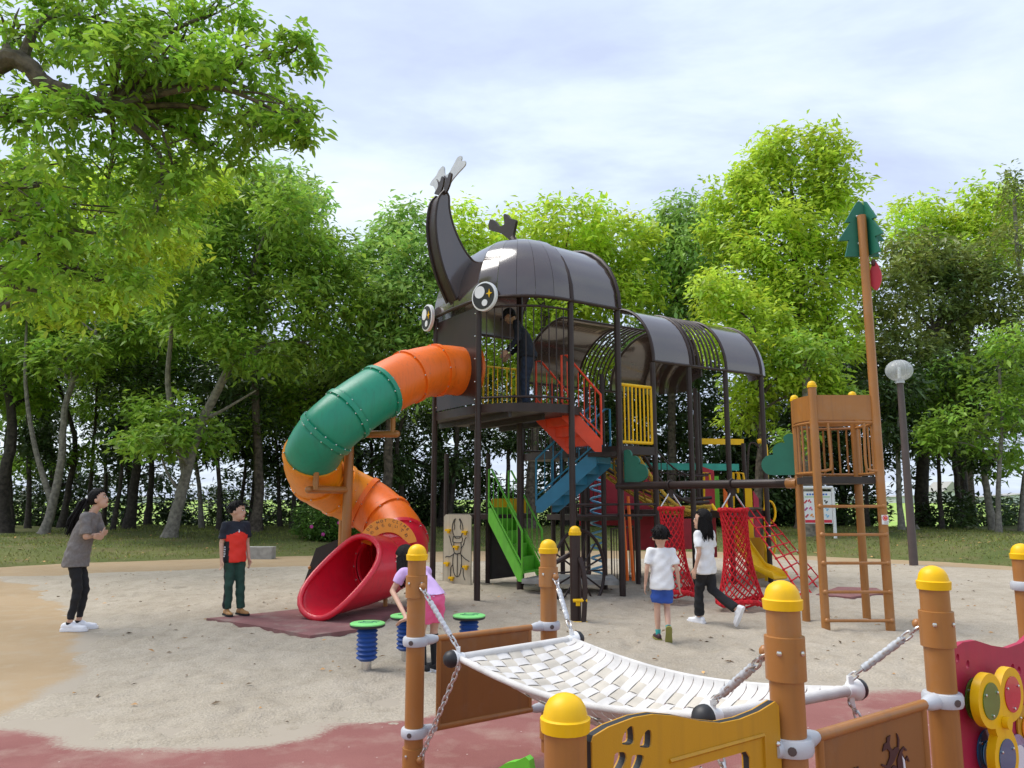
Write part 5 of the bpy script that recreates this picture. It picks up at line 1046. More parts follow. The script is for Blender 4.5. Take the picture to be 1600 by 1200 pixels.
for k in range(72):
    a = 2 * PI * k / 72; best = .072
    for la in lobes_:
        cx, cy = .125 * math.cos(la), .125 * math.sin(la); dx, dy = math.cos(a), math.sin(a); bq = dx * cx + dy * cy; disc = bq * bq - (cx * cx + cy * cy - .098 ** 2)
        if disc > 0 and bq > 0: best = max(best, bq + math.sqrt(disc))
    pts_.append((best * math.cos(a), best * math.sin(a)))
spn = MB().plate(sc_, E1, UP, pts_, .03).build('spinner', 'yellow', mbd, True, 35)
for la, m in zip(lobes_, ('acrylic_green', 'acrylic_red', 'acrylic_blue')):
    q = sc_ + E1 * .125 * math.cos(la) + UP * .125 * math.sin(la); disc_at(q, .066, m, 'spinner_disc', mbd, .0155, .003)
    for a in (.5, 2.6, 4.7): MB().ball(q + E2 * .02 + (E1 * math.cos(a) + UP * math.sin(a)) * .052, .006, 6).build('bolt', 'steel', mbd)
disc_at(sc_, .022, 'yellow', 'spinner_hub', mbd, .016, .02)
lug(4, F4, .775, E1); clamp(6, F6, 1.02, E1)
# edge of a green board low in front
gq = at(826, 1194, 2.6); MB().plate(V(gq.x, gq.y, 0), V(-.85, .52, 0), UP, smooth2([(-.02, .1), (.3, .1), (.3, gq.z - .3), (.14, gq.z - .06), (.04, gq.z + .005), (-.02, gq.z - .03)], 4), .03).build('green_board', 'rail_green', ff, True, 30)

# ------------------------------------------------------------ woven hammock
ZH = .73
hA1, hA2 = F1 + E2 * .30 + E1 * .09 + UP * .685, F2 + E2 * .30 - E1 * .07 + UP * .70
hB1, hB2 = F3 - E2 * .36 + E1 * .08 + UP * .765, F4 - E2 * .34 - E1 * .04 + UP * .745
hm_ = thing('woven_hammock', 'off-white woven strap hammock slung on chains between the brown posts', 'hammock', (hA1 + hB2) / 2 - UP * .7)
def hs(s, t):
    a = hA1.lerp(hA2, s); b = hB1.lerp(hB2, s); p = a.lerp(b, t); return p - UP * (.075 * math.sin(PI * t) + .17 * (math.sin(PI * s) ** .8) * (math.sin(PI * t) ** .75))
for (a, b, nm) in ((hA1, hA2, 1), (hB1, hB2, 2)):
    d = (b - a).normalized(); MB().tube([a + d * .02, b - d * .02], .021, 14).build('end_bar', 'strap', hm_)
    for p, q in ((a, -d), (b, d)):
        e_ = MB().lathe(p - q * .03, [(.024, 0), (.026, .025), (.034, .045), (.042, .052), (.044, .062)], 18, q).build('end_cap', 'white_paint', hm_)
        MB().lathe(p + q * .032, [(.043, 0), (.044, .012), (.040, .030), (.028, .044), (.012, .051), (.001, .053)], 18, q).build('buffer', 'black_rubber', e_)
for s_ in (0, 1): MB().tube([hs(s_, t / 30) for t in range(31)], .0155, 10).build('edge_rope', 'strap', hm_)
NX, ML = 28, 8
def strip(fn, n, w_, mt='strap'):
    mb = MB(); v_ = []; f = []
    for i in range(n + 1):
        p, sd_ = fn(i / n); q_ = fn(min(1, i / n + .01))[0] - fn(max(0, i / n - .01))[0]; nn = q_.cross(sd_).normalized() * .0016; v_ += [p - sd_ * w_ / 2 - nn, p + sd_ * w_ / 2 - nn, p + sd_ * w_ / 2 + nn, p - sd_ * w_ / 2 + nn]
    f = [(4 * i + k, 4 * i + (k + 1) % 4, 4 * i + 4 + (k + 1) % 4, 4 * i + 4 + k) for i in range(n) for k in range(4)] + [(0, 3, 2, 1), (4 * n, 4 * n + 1, 4 * n + 2, 4 * n + 3)]
    return mb.add(v_, f).build('strap', mt, hm_, True, 35)
S0, S1 = .09, .91
Lh = (hB1 - hA1).length
for i in range(NX):
    t = (i + .5) / NX
    def cf(x, t=t, i=i):
        p = hs(x, t); sd_ = (hs(x, min(1, t + .01)) - hs(x, max(0, t - .01))).normalized(); ac = (hs(min(1, x + .01), t) - hs(max(0, x - .01), t)).normalized(); n = ac.cross(sd_).normalized(); n = n if n.z > 0 else -n
        w_ = 0
        if S0 < x < S1:
            j = (x - S0) / (S1 - S0) * ML; w_ = .0055 * (1 if (int(j) + i) % 2 == 0 else -1) * math.sin(PI * (j - int(j))) ** .5
        edge = .016 * max(0, 1 - min(x, 1 - x) / .03); return p + n * (w_ + edge), sd_
    strip(cf, 42, Lh / NX * .92)
for j in range(ML):
    s_ = S0 + (S1 - S0) * (j + .5) / ML; wd = (hA2 - hA1).length * (S1 - S0) / ML * .93
    def lf_(x, j=j, s_=s_):
        p = hs(s_, x); lg = (hs(s_, min(1, x + .01)) - hs(s_, max(0, x - .01))).normalized(); ac = (hs(s_ + .02, x) - hs(s_ - .02, x)).normalized(); n = ac.cross(lg).normalized(); n = n if n.z > 0 else -n
        q = x * NX; w_ = -.0055 * (1 if (j + int(min(q, NX - .001))) % 2 == 0 else -1) * math.sin(PI * min(1, max(0, (q - int(q))))) ** .5
        return p + n * w_, ac
    strip(lf_, NX * 3, wd, 'strap_beige')
# chains
lk = MB().tube([V(.011 * math.copysign(1, math.cos(a)) * min(1, abs(math.cos(a)) * 1.6), 0, .022 * math.sin(a)) for a in [2 * PI * k / 12 for k in range(12)]], .0048, 6, True)
lk_me = lk.mesh(); lk_me.materials.append(MATS['galvanised'])
def chain(p, q, sleeve):
    d = q - p; Ln = d.length; d.normalize(); qt = d.to_track_quat('Z', 'Y').to_matrix(); n = int(Ln / .034)
    root = MB().tube([p + qt @ V(.016 * math.cos(a), 0, .016 * math.sin(a)) for a in [2 * PI * k / 12 for k in range(12)]], .006, 6, True).build('chain', 'galvanised', hm_)
    for k in range(n):
        c = p + d * Ln * (k + .5) / n; R = qt @ Matrix.Rotation(PI / 2 * (k % 2), 3, 'Z'); o = bpy.data.objects.new('link', lk_me); COL.objects.link(o); o.parent = root; o.matrix_local = Matrix.Translation(c - hm_.location) @ R.to_4x4()
    if sleeve: MB().tube([p + d * Ln * (.22 + .56 * k / 24) for k in range(25)], [.014 + .0022 * math.sin(k * 2.1) for k in range(25)], 10).build('sleeve', 'grey_clamp', root)
dA = (hA2 - hA1).normalized(); dB = (hB2 - hB1).normalized()
for ey, lo, c in ((ez[1], el[1], hA1), (ez[2], el[2], hA2), (ez[3], el[3], hB1), (ez[4], el[4], hB2)):
    chain(ey - UP * .015, c + UP * .045, True); chain(c - UP * .05, lo, False)
    MB().box(c + UP * .03, (.02, .02, .05)).build('lug', 'white_paint', hm_); MB().box(c - UP * .035, (.02, .02, .05)).build('lug', 'white_paint', hm_)

# ------------------------------------------------------------ spring stools
def stool(p, label, proto=None):
    t = thing('spring_stool', label, 'stool', p, 'spring stools with green tops')
    h = .46; prof = [(.060, .16)]; z = .165
    for k in range(7): prof += [(.066 if k in (0,) else .072, z), (.090, z + .019)]; z += .036
    prof += [(.060, z + .012), (.055, h - .035)]
    MB().lathe(p, prof, 24).build('bellows', 'blue_bellows', t, True, 20); MB().lathe(p, [(.042, -.1), (.042, .17)], 20).build('base_pipe', 'steel', t)
    d = MB().lathe(p, [(.138, h - .028), (.147, h - .02), (.147, h - .006)], 32).build('seat_rim', 'black_rubber', t)
    MB().lathe(p, [(.147, h - .0055), (.147, h + .004), (.140, h + .008)], 32).build('seat', 'lime_disc', t)
    mb = MB()
    for ln in ([(-.08, 0), (-.04, .025), (.02, .03), (.07, .01), (.08, -.01)], [(-.06, -.02), (0, -.035), (.05, -.02)], [(.02, .03), (.05, .06), (.09, .06)], [(-.02, .03), (-.05, .06)]): mb.tube([p + V(x, y, h + .009) for x, y in ln], .003, 4)
    tag(mb.build('bug_print', 'board_green', t), kind='stuff')
stool(gnd(572, 1063), 'green-topped blue spring stool standing alone, nearest the slide mouth')
stool(gnd(634, 1045), 'green-topped blue spring stool under the hand of the girl in pink')
q = gnd(733, 962, .46); stool(V(q.x, q.y, 0), 'green-topped blue spring stool seen above the brown board')
# dark post with yellow foot pegs
q = gnd(900, 978); pg = thing('peg_post', 'short dark post with yellow cap and yellow foot pegs', 'climbing post', q)
tz = at(900, 834, q.y).z; po = MB().tube([V(q.x, q.y, -.1), V(q.x, q.y, tz)], .066, 18).build('post', 'dark_metal', pg); capo(q, tz, .066, pg)
MB().tube(catmull([V(q.x + .05, q.y - .05, tz - .28), V(q.x + .10, q.y - .09, tz - .5), V(q.x + .10, q.y - .1, .3), V(q.x + .08, q.y - .1, 0)], 5), .03, 8).build('grip_bar', 'dark_metal', pg)
MB().tube([V(q.x - .05, q.y + .1, tz - .25), V(q.x - .28, q.y - .02, tz - .36)], .032, 8).build('side_bar', 'dark_metal', pg)
for v in (937, 972):
    z = at(900, v, q.y).z; MB().tube([V(q.x - .04, q.y - .09, z), V(q.x + .13, q.y - .11, z + .005)], .02, 8).box(V(q.x + .02, q.y - .08, z - .035), (.05, .05, .05)).build('foot_peg', 'yellow', pg)
# lamp, notice board, kerb block, stump
q = gnd(1428, 884); lp_ = thing('street_lamp', 'tall slim brown lamp post with a ribbed glass globe', 'lamp', q); zt = at(1410, 597, q.y).z
MB().tube([V(q.x, q.y, -.1), V(q.x, q.y, zt * .86), V(q.x, q.y, zt - .02)], [.095, .075, .07], 16).build('pole', 'lamp_post', lp_); MB().tube([V(q.x, q.y, zt - .03), V(q.x, q.y, zt + .08)], .1, 16).build('collar', 'grey_clamp', lp_)
gm = bpy.data.materials.new('globe_glass'); gm.use_nodes = True; n_ = gm.node_tree.nodes; l_ = gm.node_tree.links; tr_ = n_.new('ShaderNodeBsdfTransparent'); tr_.inputs[0].default_value = (.86, .88, .9, 1); ms_ = n_.new('ShaderNodeMixShader'); ms_.inputs[0].default_value = .62; n_['Principled BSDF'].inputs['Base Color'].default_value = (.75, .76, .76, 1); n_['Principled BSDF'].inputs['Roughness'].default_value = .08
l_.new(n_['Principled BSDF'].outputs[0], ms_.inputs[1]); l_.new(tr_.outputs[0], ms_.inputs[2]); l_.new(ms_.outputs[0], n_['Material Output'].inputs[0]); MATS['globe_glass'] = gm
gc = V(q.x, q.y, at(1410, 579, q.y).z); gl = MB().ball(gc, (.30, .30, .25), 28).build('globe', 'globe_glass', lp_)
rb = MB()
for k in range(16):
    a = 2 * PI * k / 16; rb.tube([gc + V(.301 * math.cos(a) * math.sin(x), .301 * math.sin(a) * math.sin(x), .251 * math.cos(x)) for x in [PI * j / 12 for j in range(13)]], .003, 4)
tag(rb.build('ribs', 'grey_clamp', gl), kind='stuff'); MB().tube([gc - UP * .2, gc + UP * .08], [.05, .03], 10).build('bulb', 'white_paint', gl)
nbY = 23.5; nb_ = thing('notice_board', 'white notice board with a red strip behind the ladder tower', 'notice board', V(at(1306, 850, nbY).x, nbY, .1))
A_, B_ = at(1254, 768, nbY), at(1301, 818, nbY); wB, hB = B_.x - A_.x, A_.z - B_.z
MB().box(V((A_.x + B_.x) / 2, nbY, (A_.z + B_.z) / 2), (wB, .04, hB)).build('panel', 'white_paint', nb_, False)
for x in (A_.x - .06, B_.x + .06): MB().tube([V(x, nbY, -.1), V(x, nbY, A_.z + .12)], .05, 10).build('post', 'white_paint', nb_)
MB().tube([V(A_.x - .06, nbY, A_.z + .12), V(B_.x + .06, nbY, A_.z + .12)], .05, 10).build('top_rail', 'white_paint', nb_)
def prt(x, z, w_, h_, m, nm='print'): MB().box(V(A_.x + x * wB, nbY - .022, B_.z + z * hB), (w_ * wB, .006, h_ * hB)).build(nm, m, nb_, False)
prt(.5, .07, .94, .09, 'sign_red', 'red_strip'); prt(.5, .83, .9, .02, 'rail_green', 'green_line')
for k in range(8): prt(.16 + k * .095, .91, .065, .055, 'sign_blue', 'heading_mark')
for k, (x, z, m) in enumerate([(.08, .68, 'sign_red'), (.22, .70, 'sign_red'), (.8, .68, 'line_black'), (.08, .45, 'flower'), (.25, .47, 'cloth_pink'), (.82, .45, 'light_blue'), (.1, .24, 'sign_red'), (.28, .25, 'amber'), (.82, .24, 'light_blue'), (.5, .6, 'amber'), (.55, .3, 'rail_green')]):
    for j in range(3): prt(x + .035 * (j - 1), z + .03 * ((k + j) % 3 - 1), .05, .05, m, 'picture')
q = gnd(386, 873); tag(MB().box((q.x + .05, q.y, .14), (1.25, .35, .32)).build('stone_block', 'concrete', None, False), 'long pale stone block lying at the edge of the grass behind the boy in red', 'stone block')
q = gnd(1436, 848); sm = MB(); sm.tube([V(q.x, q.y, 0), V(q.x + .02, q.y, .3), V(q.x - .05, q.y, .62)], [.17, .13, .03], 7).tube([V(q.x, q.y, .1), V(q.x + .15, q.y, .45)], [.1, .02], 6); tag(sm.build('tree_stump', 'bark_pale', None), 'small broken grey tree stump just right of the lamp post', 'stump')

# ------------------------------------------------------------ people
def capsule(mb, p0, p1, r0, r1, n=12, flat=False):
    p0, p1 = Vector(p0), Vector(p1); d = p1 - p0; L_ = d.length
    pr = [(r0 * .02, -r0), (r0 * .5, -r0 * .87), (r0 * .87, -r0 * .5), (r0, 0), (r1, L_)]
    pr += [(r1 * .02, L_ + .002)] if flat else [(r1 * .87, L_ + r1 * .5), (r1 * .5, L_ + r1 * .87), (r1 * .02, L_ + r1)]
    return mb.lathe(p0, pr, n, d)
def loft(mb, rings, n=18):
    v_ = []; f = []
    for (c, rx, ry) in rings:
        for k in range(n): a = 2 * PI * k / n; v_.append(Vector(c) + V(rx * math.cos(a), ry * math.sin(a), 0))
    for i in range(len(rings) - 1):
        for k in range(n): j = (k + 1) % n; f.append((i * n + k, i * n + j, (i + 1) * n + j, (i + 1) * n + k))
    f += [tuple(range(n))[::-1], tuple((len(rings) - 1) * n + k for k in range(n))]; return mb.add(v_, f)
def remesh(mb, vox, it=3, wob=0.0, seed=0):
    o = bpy.data.objects.new('tmp', mb.mesh(None, False)); COL.objects.link(o); m = o.modifiers.new('r', 'REMESH'); m.mode = 'VOXEL'; m.voxel_size = vox; s_ = o.modifiers.new('s', 'SMOOTH'); s_.factor = .5; s_.iterations = it
    dg = bpy.context.evaluated_depsgraph_get(); me = bpy.data.meshes.new_from_object(o.evaluated_get(dg)); bpy.data.objects.remove(o)
    if wob:
        n = len(me.vertices); co = np.empty(n * 3, np.float32); me.vertices.foreach_get('co', co); co = co.reshape(-1, 3); no_ = np.empty(n * 3, np.float32); me.vertices.foreach_get('normal', no_); no_ = no_.reshape(-1, 3)
        x, y, z = co.T; k = np.sin(x * 24 + z * 38 + y * 12 + seed + 1.5 * np.sin(z * 14)) * (.6 + .4 * np.sin(z * 17 - y * 23 + seed * 2)) + .5 * np.sin(x * 47 - z * 61 + y * 38 + seed); co = co + no_ * (k * wob)[:, None]; me.vertices.foreach_set('co', co.astype(np.float32).ravel()); me.update()
    me.shade_smooth(); return me
def hand(mb, w_, d, side, k):
    """palm, four fingers of different lengths and a thumb from the side of the palm"""
    w_, d, side = Vector(w_), Vector(d).normalized(), Vector(side); side = (side - d * side.dot(d)).normalized(); n = d.cross(side)
    pc = w_ + d * .045 * k
    for x in (-.022, 0, .022): capsule(mb, w_ + d * .01 * k + side * x * k, w_ + d * .075 * k + side * x * 1.1 * k, .017 * k, .014 * k, 8)
    for x, L_ in ((-.031, .055), (-.011, .072), (.010, .076), (.030, .066)):
        a = w_ + d * .085 * k + side * x * k; m = a + d * L_ * .5 * k + n * .008 * k; capsule(mb, a, m, .0095 * k, .0088 * k, 7); capsule(mb, m, m + d * L_ * .42 * k + n * .022 * k, .0088 * k, .0075 * k, 7)
    a = w_ + d * .028 * k + side * .03 * k; m = a + d * .034 * k + side * .03 * k; capsule(mb, a, m, .0125 * k, .011 * k, 7); capsule(mb, m, m + d * .032 * k + side * .006 * k, .011 * k, .009 * k, 7)
def person(label, loc, yaw, J, hk, look, wear, group=None):
    """J: joints in the person's own frame, facing +Y"""
    t = thing('person', label, 'person', loc, group); t.rotation_euler = (0, 0, math.radians(yaw)); J = {k: Vector(v_) for k, v_ in J.items()}; k = wear['k']
    mb = MB(); hd = J['head']; Rh = Matrix.Rotation(math.radians(look[1]), 3, 'Z') @ Matrix.Rotation(math.radians(look[0]), 3, 'X')
    hp = lambda x, y, z: hd + Rh @ V(x, y, z) * hk
    mb.ball(hp(0, -.012, .02), tuple(x * hk for x in (.073, .090, .092)), 16, Rh); mb.ball(hp(0, .022, -.045), tuple(x * hk for x in (.052, .058, .066)), 14, Rh)
    mb.ball(hp(0, .082, -.018), tuple(x * hk for x in (.013, .016, .022)), 8, Rh); mb.ball(hp(0, .064, -.086), tuple(x * hk for x in (.024, .018, .016)), 8, Rh)
    for s_ in (-1, 1): mb.ball(hp(s_ * .075, -.010, -.012), tuple(x * hk for x in (.010, .020, .030)), 8, Rh)
    capsule(mb, J['neck'] - V(0, 0, .03 * k), hp(0, -.015, -.05), .048 * k, .044 * hk, 12)
    pv, ch, nk = J['hip'], J['chest'], J['neck']
    loft(mb, [(pv - V(0, 0, .06 * k), .10 * k, .08 * k), (pv, .125 * k, .09 * k), (pv.lerp(ch, .5), .10 * k, .075 * k), (ch, .125 * k, .085 * k), (ch.lerp(nk, .65), .12 * k, .065 * k), (nk, .05 * k, .045 * k)])
    for s_ in 'RL':
        sh, el_, wr = J['sh' + s_], J['el' + s_], J['wr' + s_]; capsule(mb, nk.lerp(sh, .5) - V(0, 0, .03 * k), sh, .045 * k, .045 * k); capsule(mb, sh, el_, .043 * k, .034 * k); capsule(mb, el_, wr, .034 * k, .023 * k)
        hand(mb, wr, J.get('hd' + s_, wr - el_), J.get('th' + s_, V(0, 1, 0)), k * .98)
        sx = .07 * k if s_ == 'R' else -.07 * k; hp_ = pv + V(sx, 0, -.03 * k); kn, an = J['kn' + s_], J['an' + s_]; sl_ = wear.get('slim', 1.0); capsule(mb, hp_, kn, .074 * k * sl_, .048 * k * sl_); capsule(mb, kn, kn.lerp(an, .35), .047 * k * sl_, .048 * k * sl_); capsule(mb, kn.lerp(an, .35), an, .048 * k * sl_, .031 * k)
        fd = J['ft' + s_].normalized(); capsule(mb, an, an + fd * .09 * k - (kn - an).normalized() * .045 * k, .030 * k, .022 * k)
    link('body', remesh(mb, .009), 'skin', t); body = t.children[-1] if t.children else None
    # face
    for s_ in (-1, 1):
        e_ = MB().ball(hp(s_ * .031, .071, .008), tuple(x * hk for x in (.014, .008, .0075)), 8, Rh); link('eye', e_.mesh(), 'eye_white', t); MB.__init__(e_); link('iris', e_.ball(hp(s_ * .031, .077, .008), tuple(x * hk for x in (.007, .005, .007)), 8, Rh).mesh(), 'hair', t)
        link('eyebrow', MB().tube([hp(s_ * .016, .080, .030), hp(s_ * .032, .079, .035), hp(s_ * .048, .068, .031)], .0032 * hk, 5).mesh(), 'hair', t)
    link('lips', MB().ball(hp(0, .078, -.058), tuple(x * hk for x in (.021, .008, .008)), 8, Rh).mesh(), 'lip', t)
    # hair
    st = wear.get('hair', 'short'); hb = MB(); n, m = 30, 20; v_ = []; kp = []
    for i in range(m + 1):
        for q in range(n):
            th = PI * i / m; a = 2 * PI * q / n; d = V(math.sin(th) * math.cos(a), math.sin(th) * math.sin(a), math.cos(th)); jag = .10 * math.sin(q * 2.7) + .05 * math.sin(q * 5.3)
            lim = (-.50 if st == 'short' else -.75) if d.y < .05 else (-.10 + jag if d.y < .38 else .34 + jag)
            kp.append(d.z > lim); rr_ = 1 + .025 * math.sin(q * 1.9 + i) + .02 * math.sin(q * 4.3 - i * 2); v_.append(hp(d.x * .083 * rr_, -.014 + d.y * .101 * rr_, .024 + d.z * .103 * rr_))
    f = [(i * n + q, i * n + (q + 1) % n, (i + 1) * n + (q + 1) % n, (i + 1) * n + q) for i in range(m) for q in range(n) if kp[i * n + q] and kp[i * n + (q + 1) % n] and kp[(i + 1) * n + q]]
    f = [tuple(reversed(x)) for x in f]; hb.add(v_, f); ho = link('hair', hb.mesh(), 'hair', t); sm_ = ho.modifiers.new('s', 'SOLIDIFY'); sm_.thickness = .012; sm_.offset = -1
    rr = random.Random(len(label)); sb = MB()
    if st == 'long':
        for q in range(90):
            a = rr.uniform(-.35, PI + .35); x, y = .080 * math.cos(a), -.012 - .088 * math.sin(a); L_ = rr.uniform(.17, .235); sb.tube([hp(x * .9, y * .9, .03), hp(x * 1.12, y * 1.1, -.05), hp(x * 1.25 + rr.uniform(-.015, .015), y * 1.2, -L_ * .7), hp(x * 1.3 + rr.uniform(-.03, .03), y * 1.15 + rr.uniform(-.02, .02), -L_)], [.012, .013, .011, .003], 5)
    if st == 'short':
        for q in range(70):
            a = rr.uniform(0, 2 * PI); th = math.acos(rr.uniform(-.35 if math.sin(a) < 0 else .42, 1)); dd = V(math.sin(th) * math.cos(a), math.sin(th) * math.sin(a), math.cos(th)); s0 = hp(dd.x * .082, -.014 + dd.y * .10, .024 + dd.z * .102); dn = Rh @ V(dd.x * .8 + rr.uniform(-.3, .3), dd.y * .8 + rr.uniform(-.3, .3), -.55); sb.tube([s0, s0 + (Rh @ dd) * .003 * hk + dn * .018 * hk, s0 - (Rh @ dd) * .002 * hk + dn * .036 * hk], [.009 * hk, .007 * hk, .001], 4)
    if st == 'pony':
        tie = hp(0, -.115, .045)
        for q in range(46):
            o_ = V(rr.gauss(0, .014), rr.gauss(0, .012), 0); e_ = tie + V(rr.gauss(0, .03), -.17 + rr.gauss(0, .03), -.40 + rr.gauss(0, .03)); sb.tube([tie + o_ * .4, tie + V(0, -.05, -.05) + o_ * 1.4, tie.lerp(e_, .6) + o_ * 1.6 + V(0, -.03, 0), e_], [.010, .013, .011, .003], 5)
        link('hair_tie', MB().ball(tie, .030, 8).mesh(), 'cloth_pink' if False else 'white_paint', t)
    if sb.v: link('hair', sb.mesh(), 'hair', t)
    if st == 'cap':
        cb_ = MB(); cb_.lathe(hp(0, -.01, .045), [(.096 * hk, -.02), (.097 * hk, .01), (.085 * hk, .055), (.05 * hk, .082), (.002, .09)], 20, Rh @ UP); link('cap', cb_.mesh(), 'cloth_navy', t)
        link('cap_peak', MB().plate(hp(0, .075, .045), Rh @ V(1, 0, 0), Rh @ V(0, 1, -.25).normalized(), smooth2([(-.075, 0), (.075, 0), (.06, .06), (0, .085), (-.06, .06)], 4), .008).mesh(), 'cloth_navy', t)
    # clothes
    for gar in wear['clothes']:
        kind, nm, m_ = gar[:3]; mb = MB(); ex = gar[3] if len(gar) > 3 else {}
        if kind == 'shirt':
            lo = ex.get('hem', .12); hm2 = pv + V(0, (pv - ch).y * lo * .25, -lo * k); L_ = ex.get('loose', 1.0)
            loft(mb, [(hm2, .165 * k * L_, .125 * k * L_), (hm2.lerp(pv, .7), .163 * k * L_, .122 * k * L_), (pv.lerp(ch, .45), .150 * k * L_, .112 * k * L_), (ch, .150 * k * L_, .108 * k * L_), (ch.lerp(nk, .55), .145 * k, .090 * k), (ch.lerp(nk, .85), .095 * k, .068 * k), (nk + V(0, .0, .0), .058 * k, .054 * k)])
            for s_ in 'RL':
                sh, el_, wr = J['sh' + s_], J['el' + s_], J['wr' + s_]; sl_ = ex.get('sleeve', .6); capsule(mb, nk.lerp(sh, .45) - V(0, 0, .035 * k), sh, .056 * k, .058 * k)
                if sl_ <= 1: capsule(mb, sh, sh.lerp(el_, sl_), .060 * k, .064 * k * L_ ** .5, flat=True)
                else: capsule(mb, sh, el_, .060 * k, .047 * k); capsule(mb, el_, el_.lerp(wr, .97), .047 * k, .034 * k, flat=True)
        elif kind in ('trousers', 'shorts'):
            L_ = ex.get('loose', 1.0); loft(mb, [(pv - V(0, 0, .10 * k), .135 * k * L_ ** .5, .105 * k * L_ ** .5), (pv - V(0, 0, .03 * k), .140 * k * L_ ** .5, .108 * k * L_ ** .5), (pv + V(0, 0, .04 * k), .115 * k, .085 * k)])
            for s_ in 'RL':
                sx = .072 * k if s_ == 'R' else -.072 * k; h_ = pv + V(sx, 0, -.04 * k); kn, an = J['kn' + s_], J['an' + s_]
                if kind == 'shorts': capsule(mb, h_, h_.lerp(kn, ex.get('len', .7)), .085 * k * L_, .088 * k * L_, flat=True)
                else: capsule(mb, h_, kn, .083 * k * L_, .060 * k * L_); capsule(mb, kn, kn.lerp(an, ex.get('len', .95)), .059 * k * L_, ex.get('cuff', .045) * k * L_, flat=True)
        elif kind == 'socks':
            for s_ in 'RL':
                kn, an = J['kn' + s_], J['an' + s_]; mq = MB(); a_ = ex.get('from', .7); capsule(mq, an, an.lerp(kn, 1 - a_), .036 * k, (.038 + .016 * (1 - a_)) * k, flat=True); link(nm, mq.mesh(), m_, t)
            continue
        elif kind == 'shoes':
            for s_ in 'RL':
                an = J['an' + s_]; fd = J['ft' + s_].normalized(); sk = MB(); up = (J['kn' + s_] - an).normalized(); up = (up - fd * up.dot(fd)).normalized(); sd_ = fd.cross(up); z = ex.get('size', 1) * k
                R = Matrix((sd_, fd, up)).transposed(); hl_2 = an - up * .045 * k
                for (y, rx, ry, rz, hz) in ((-.045, .036, .045, .045, .012), (.02, .038, .07, .05, .012), (.09, .043, .07, .034, .002), (.14, .040, .055, .028, 0)): sk.ball(hl_2 + R @ V(0, y * z, hz * z), (rx * z, ry * z, rz * z), 12, R)
                me = remesh(sk, .008); so_ = MB(); oc = [(x * z, y * z) for x, y in smooth2([(-.035, -.08), (.035, -.08), (.040, .02), (.047, .12), (.030, .19), (0, .205), (-.030, .19), (-.047, .12), (-.040, .02)], 3)]
                link(nm, me, m_, t); so_.plate(hl_2 - up * .022 * z, sd_, fd, oc, .026 * z); link('sole', so_.mesh(), ex.get('sole', 'shoe_white'), t)
            continue
        me = remesh(mb, .011, 3, .0055, len(label)); o = link(nm, me, m_, t)
        if 'zones' in ex:
            for z_ in ex['zones'][0]: me.materials.append(MATS[z_])
            fn = ex['zones'][1]
            for p in me.polygons: p.material_index = fn(p.center)
    return t
def stand(k, w_=.07):
    return dict(hip=(0, 0, .86 * k), chest=(0, .01, 1.16 * k), neck=(0, 0, 1.36 * k), head=(0, .025, 1.515 * k), shR=(.165 * k, 0, 1.30 * k), shL=(-.165 * k, 0, 1.30 * k), elR=(.20 * k, -.02, 1.03 * k), elL=(-.20 * k, -.02, 1.03 * k), wrR=(.20 * k, .05, .80 * k), wrL=(-.20 * k, .05, .80 * k),
                knR=(w_ * 1.1 * k, .02, .46 * k), knL=(-w_ * 1.1 * k, .02, .46 * k), anR=(w_ * 1.1 * k, 0, .085 * k), anL=(-w_ * 1.1 * k, 0, .085 * k), ftR=(.12, 1, 0), ftL=(-.12, 1, 0), thR=(0, 1, 0), thL=(0, 1, 0))
gz = lambda p: V(p.x, p.y, float(sand_h(np.array([[p.x]]), np.array([[p.y]]))[0, 0]))
# woman
J = stand(1.0); J.update(hip=(0, -.02, .86), chest=(0, .05, 1.16), neck=(0, .11, 1.35), head=(0, .18, 1.50), shR=(.165, .10, 1.30), shL=(-.165, .10, 1.30), elR=(.20, .14, 1.07), elL=(-.20, .16, 1.06), wrR=(-.05, .22, 1.09), wrL=(.05, .26, 1.06), hdR=(-1, -.1, .15), hdL=(1, -.1, .1), thR=(0, .2, 1), thL=(0, .2, 1), knR=(.075, .05, .46), knL=(-.075, .07, .46), anR=(.075, -.01, .085), anL=(-.075, .03, .085))
q = gnd(113, 985); q.z = .0
person('woman with a ponytail in a grey T-shirt, black leggings and white trainers', q, -82, J, 1.06, (14, 0), dict(k=.98, slim=.78, hair='pony', clothes=[('shirt', 'shirt', 'cloth_grey', dict(hem=.14, loose=1.12, sleeve=.9)), ('trousers', 'leggings', 'cloth_black', dict(loose=.93, len=.86, cuff=.042)), ('socks', 'sock', 'cloth_black', {'from': .96}), ('shoes', 'shoe', 'shoe_white', dict(size=1.08))]))
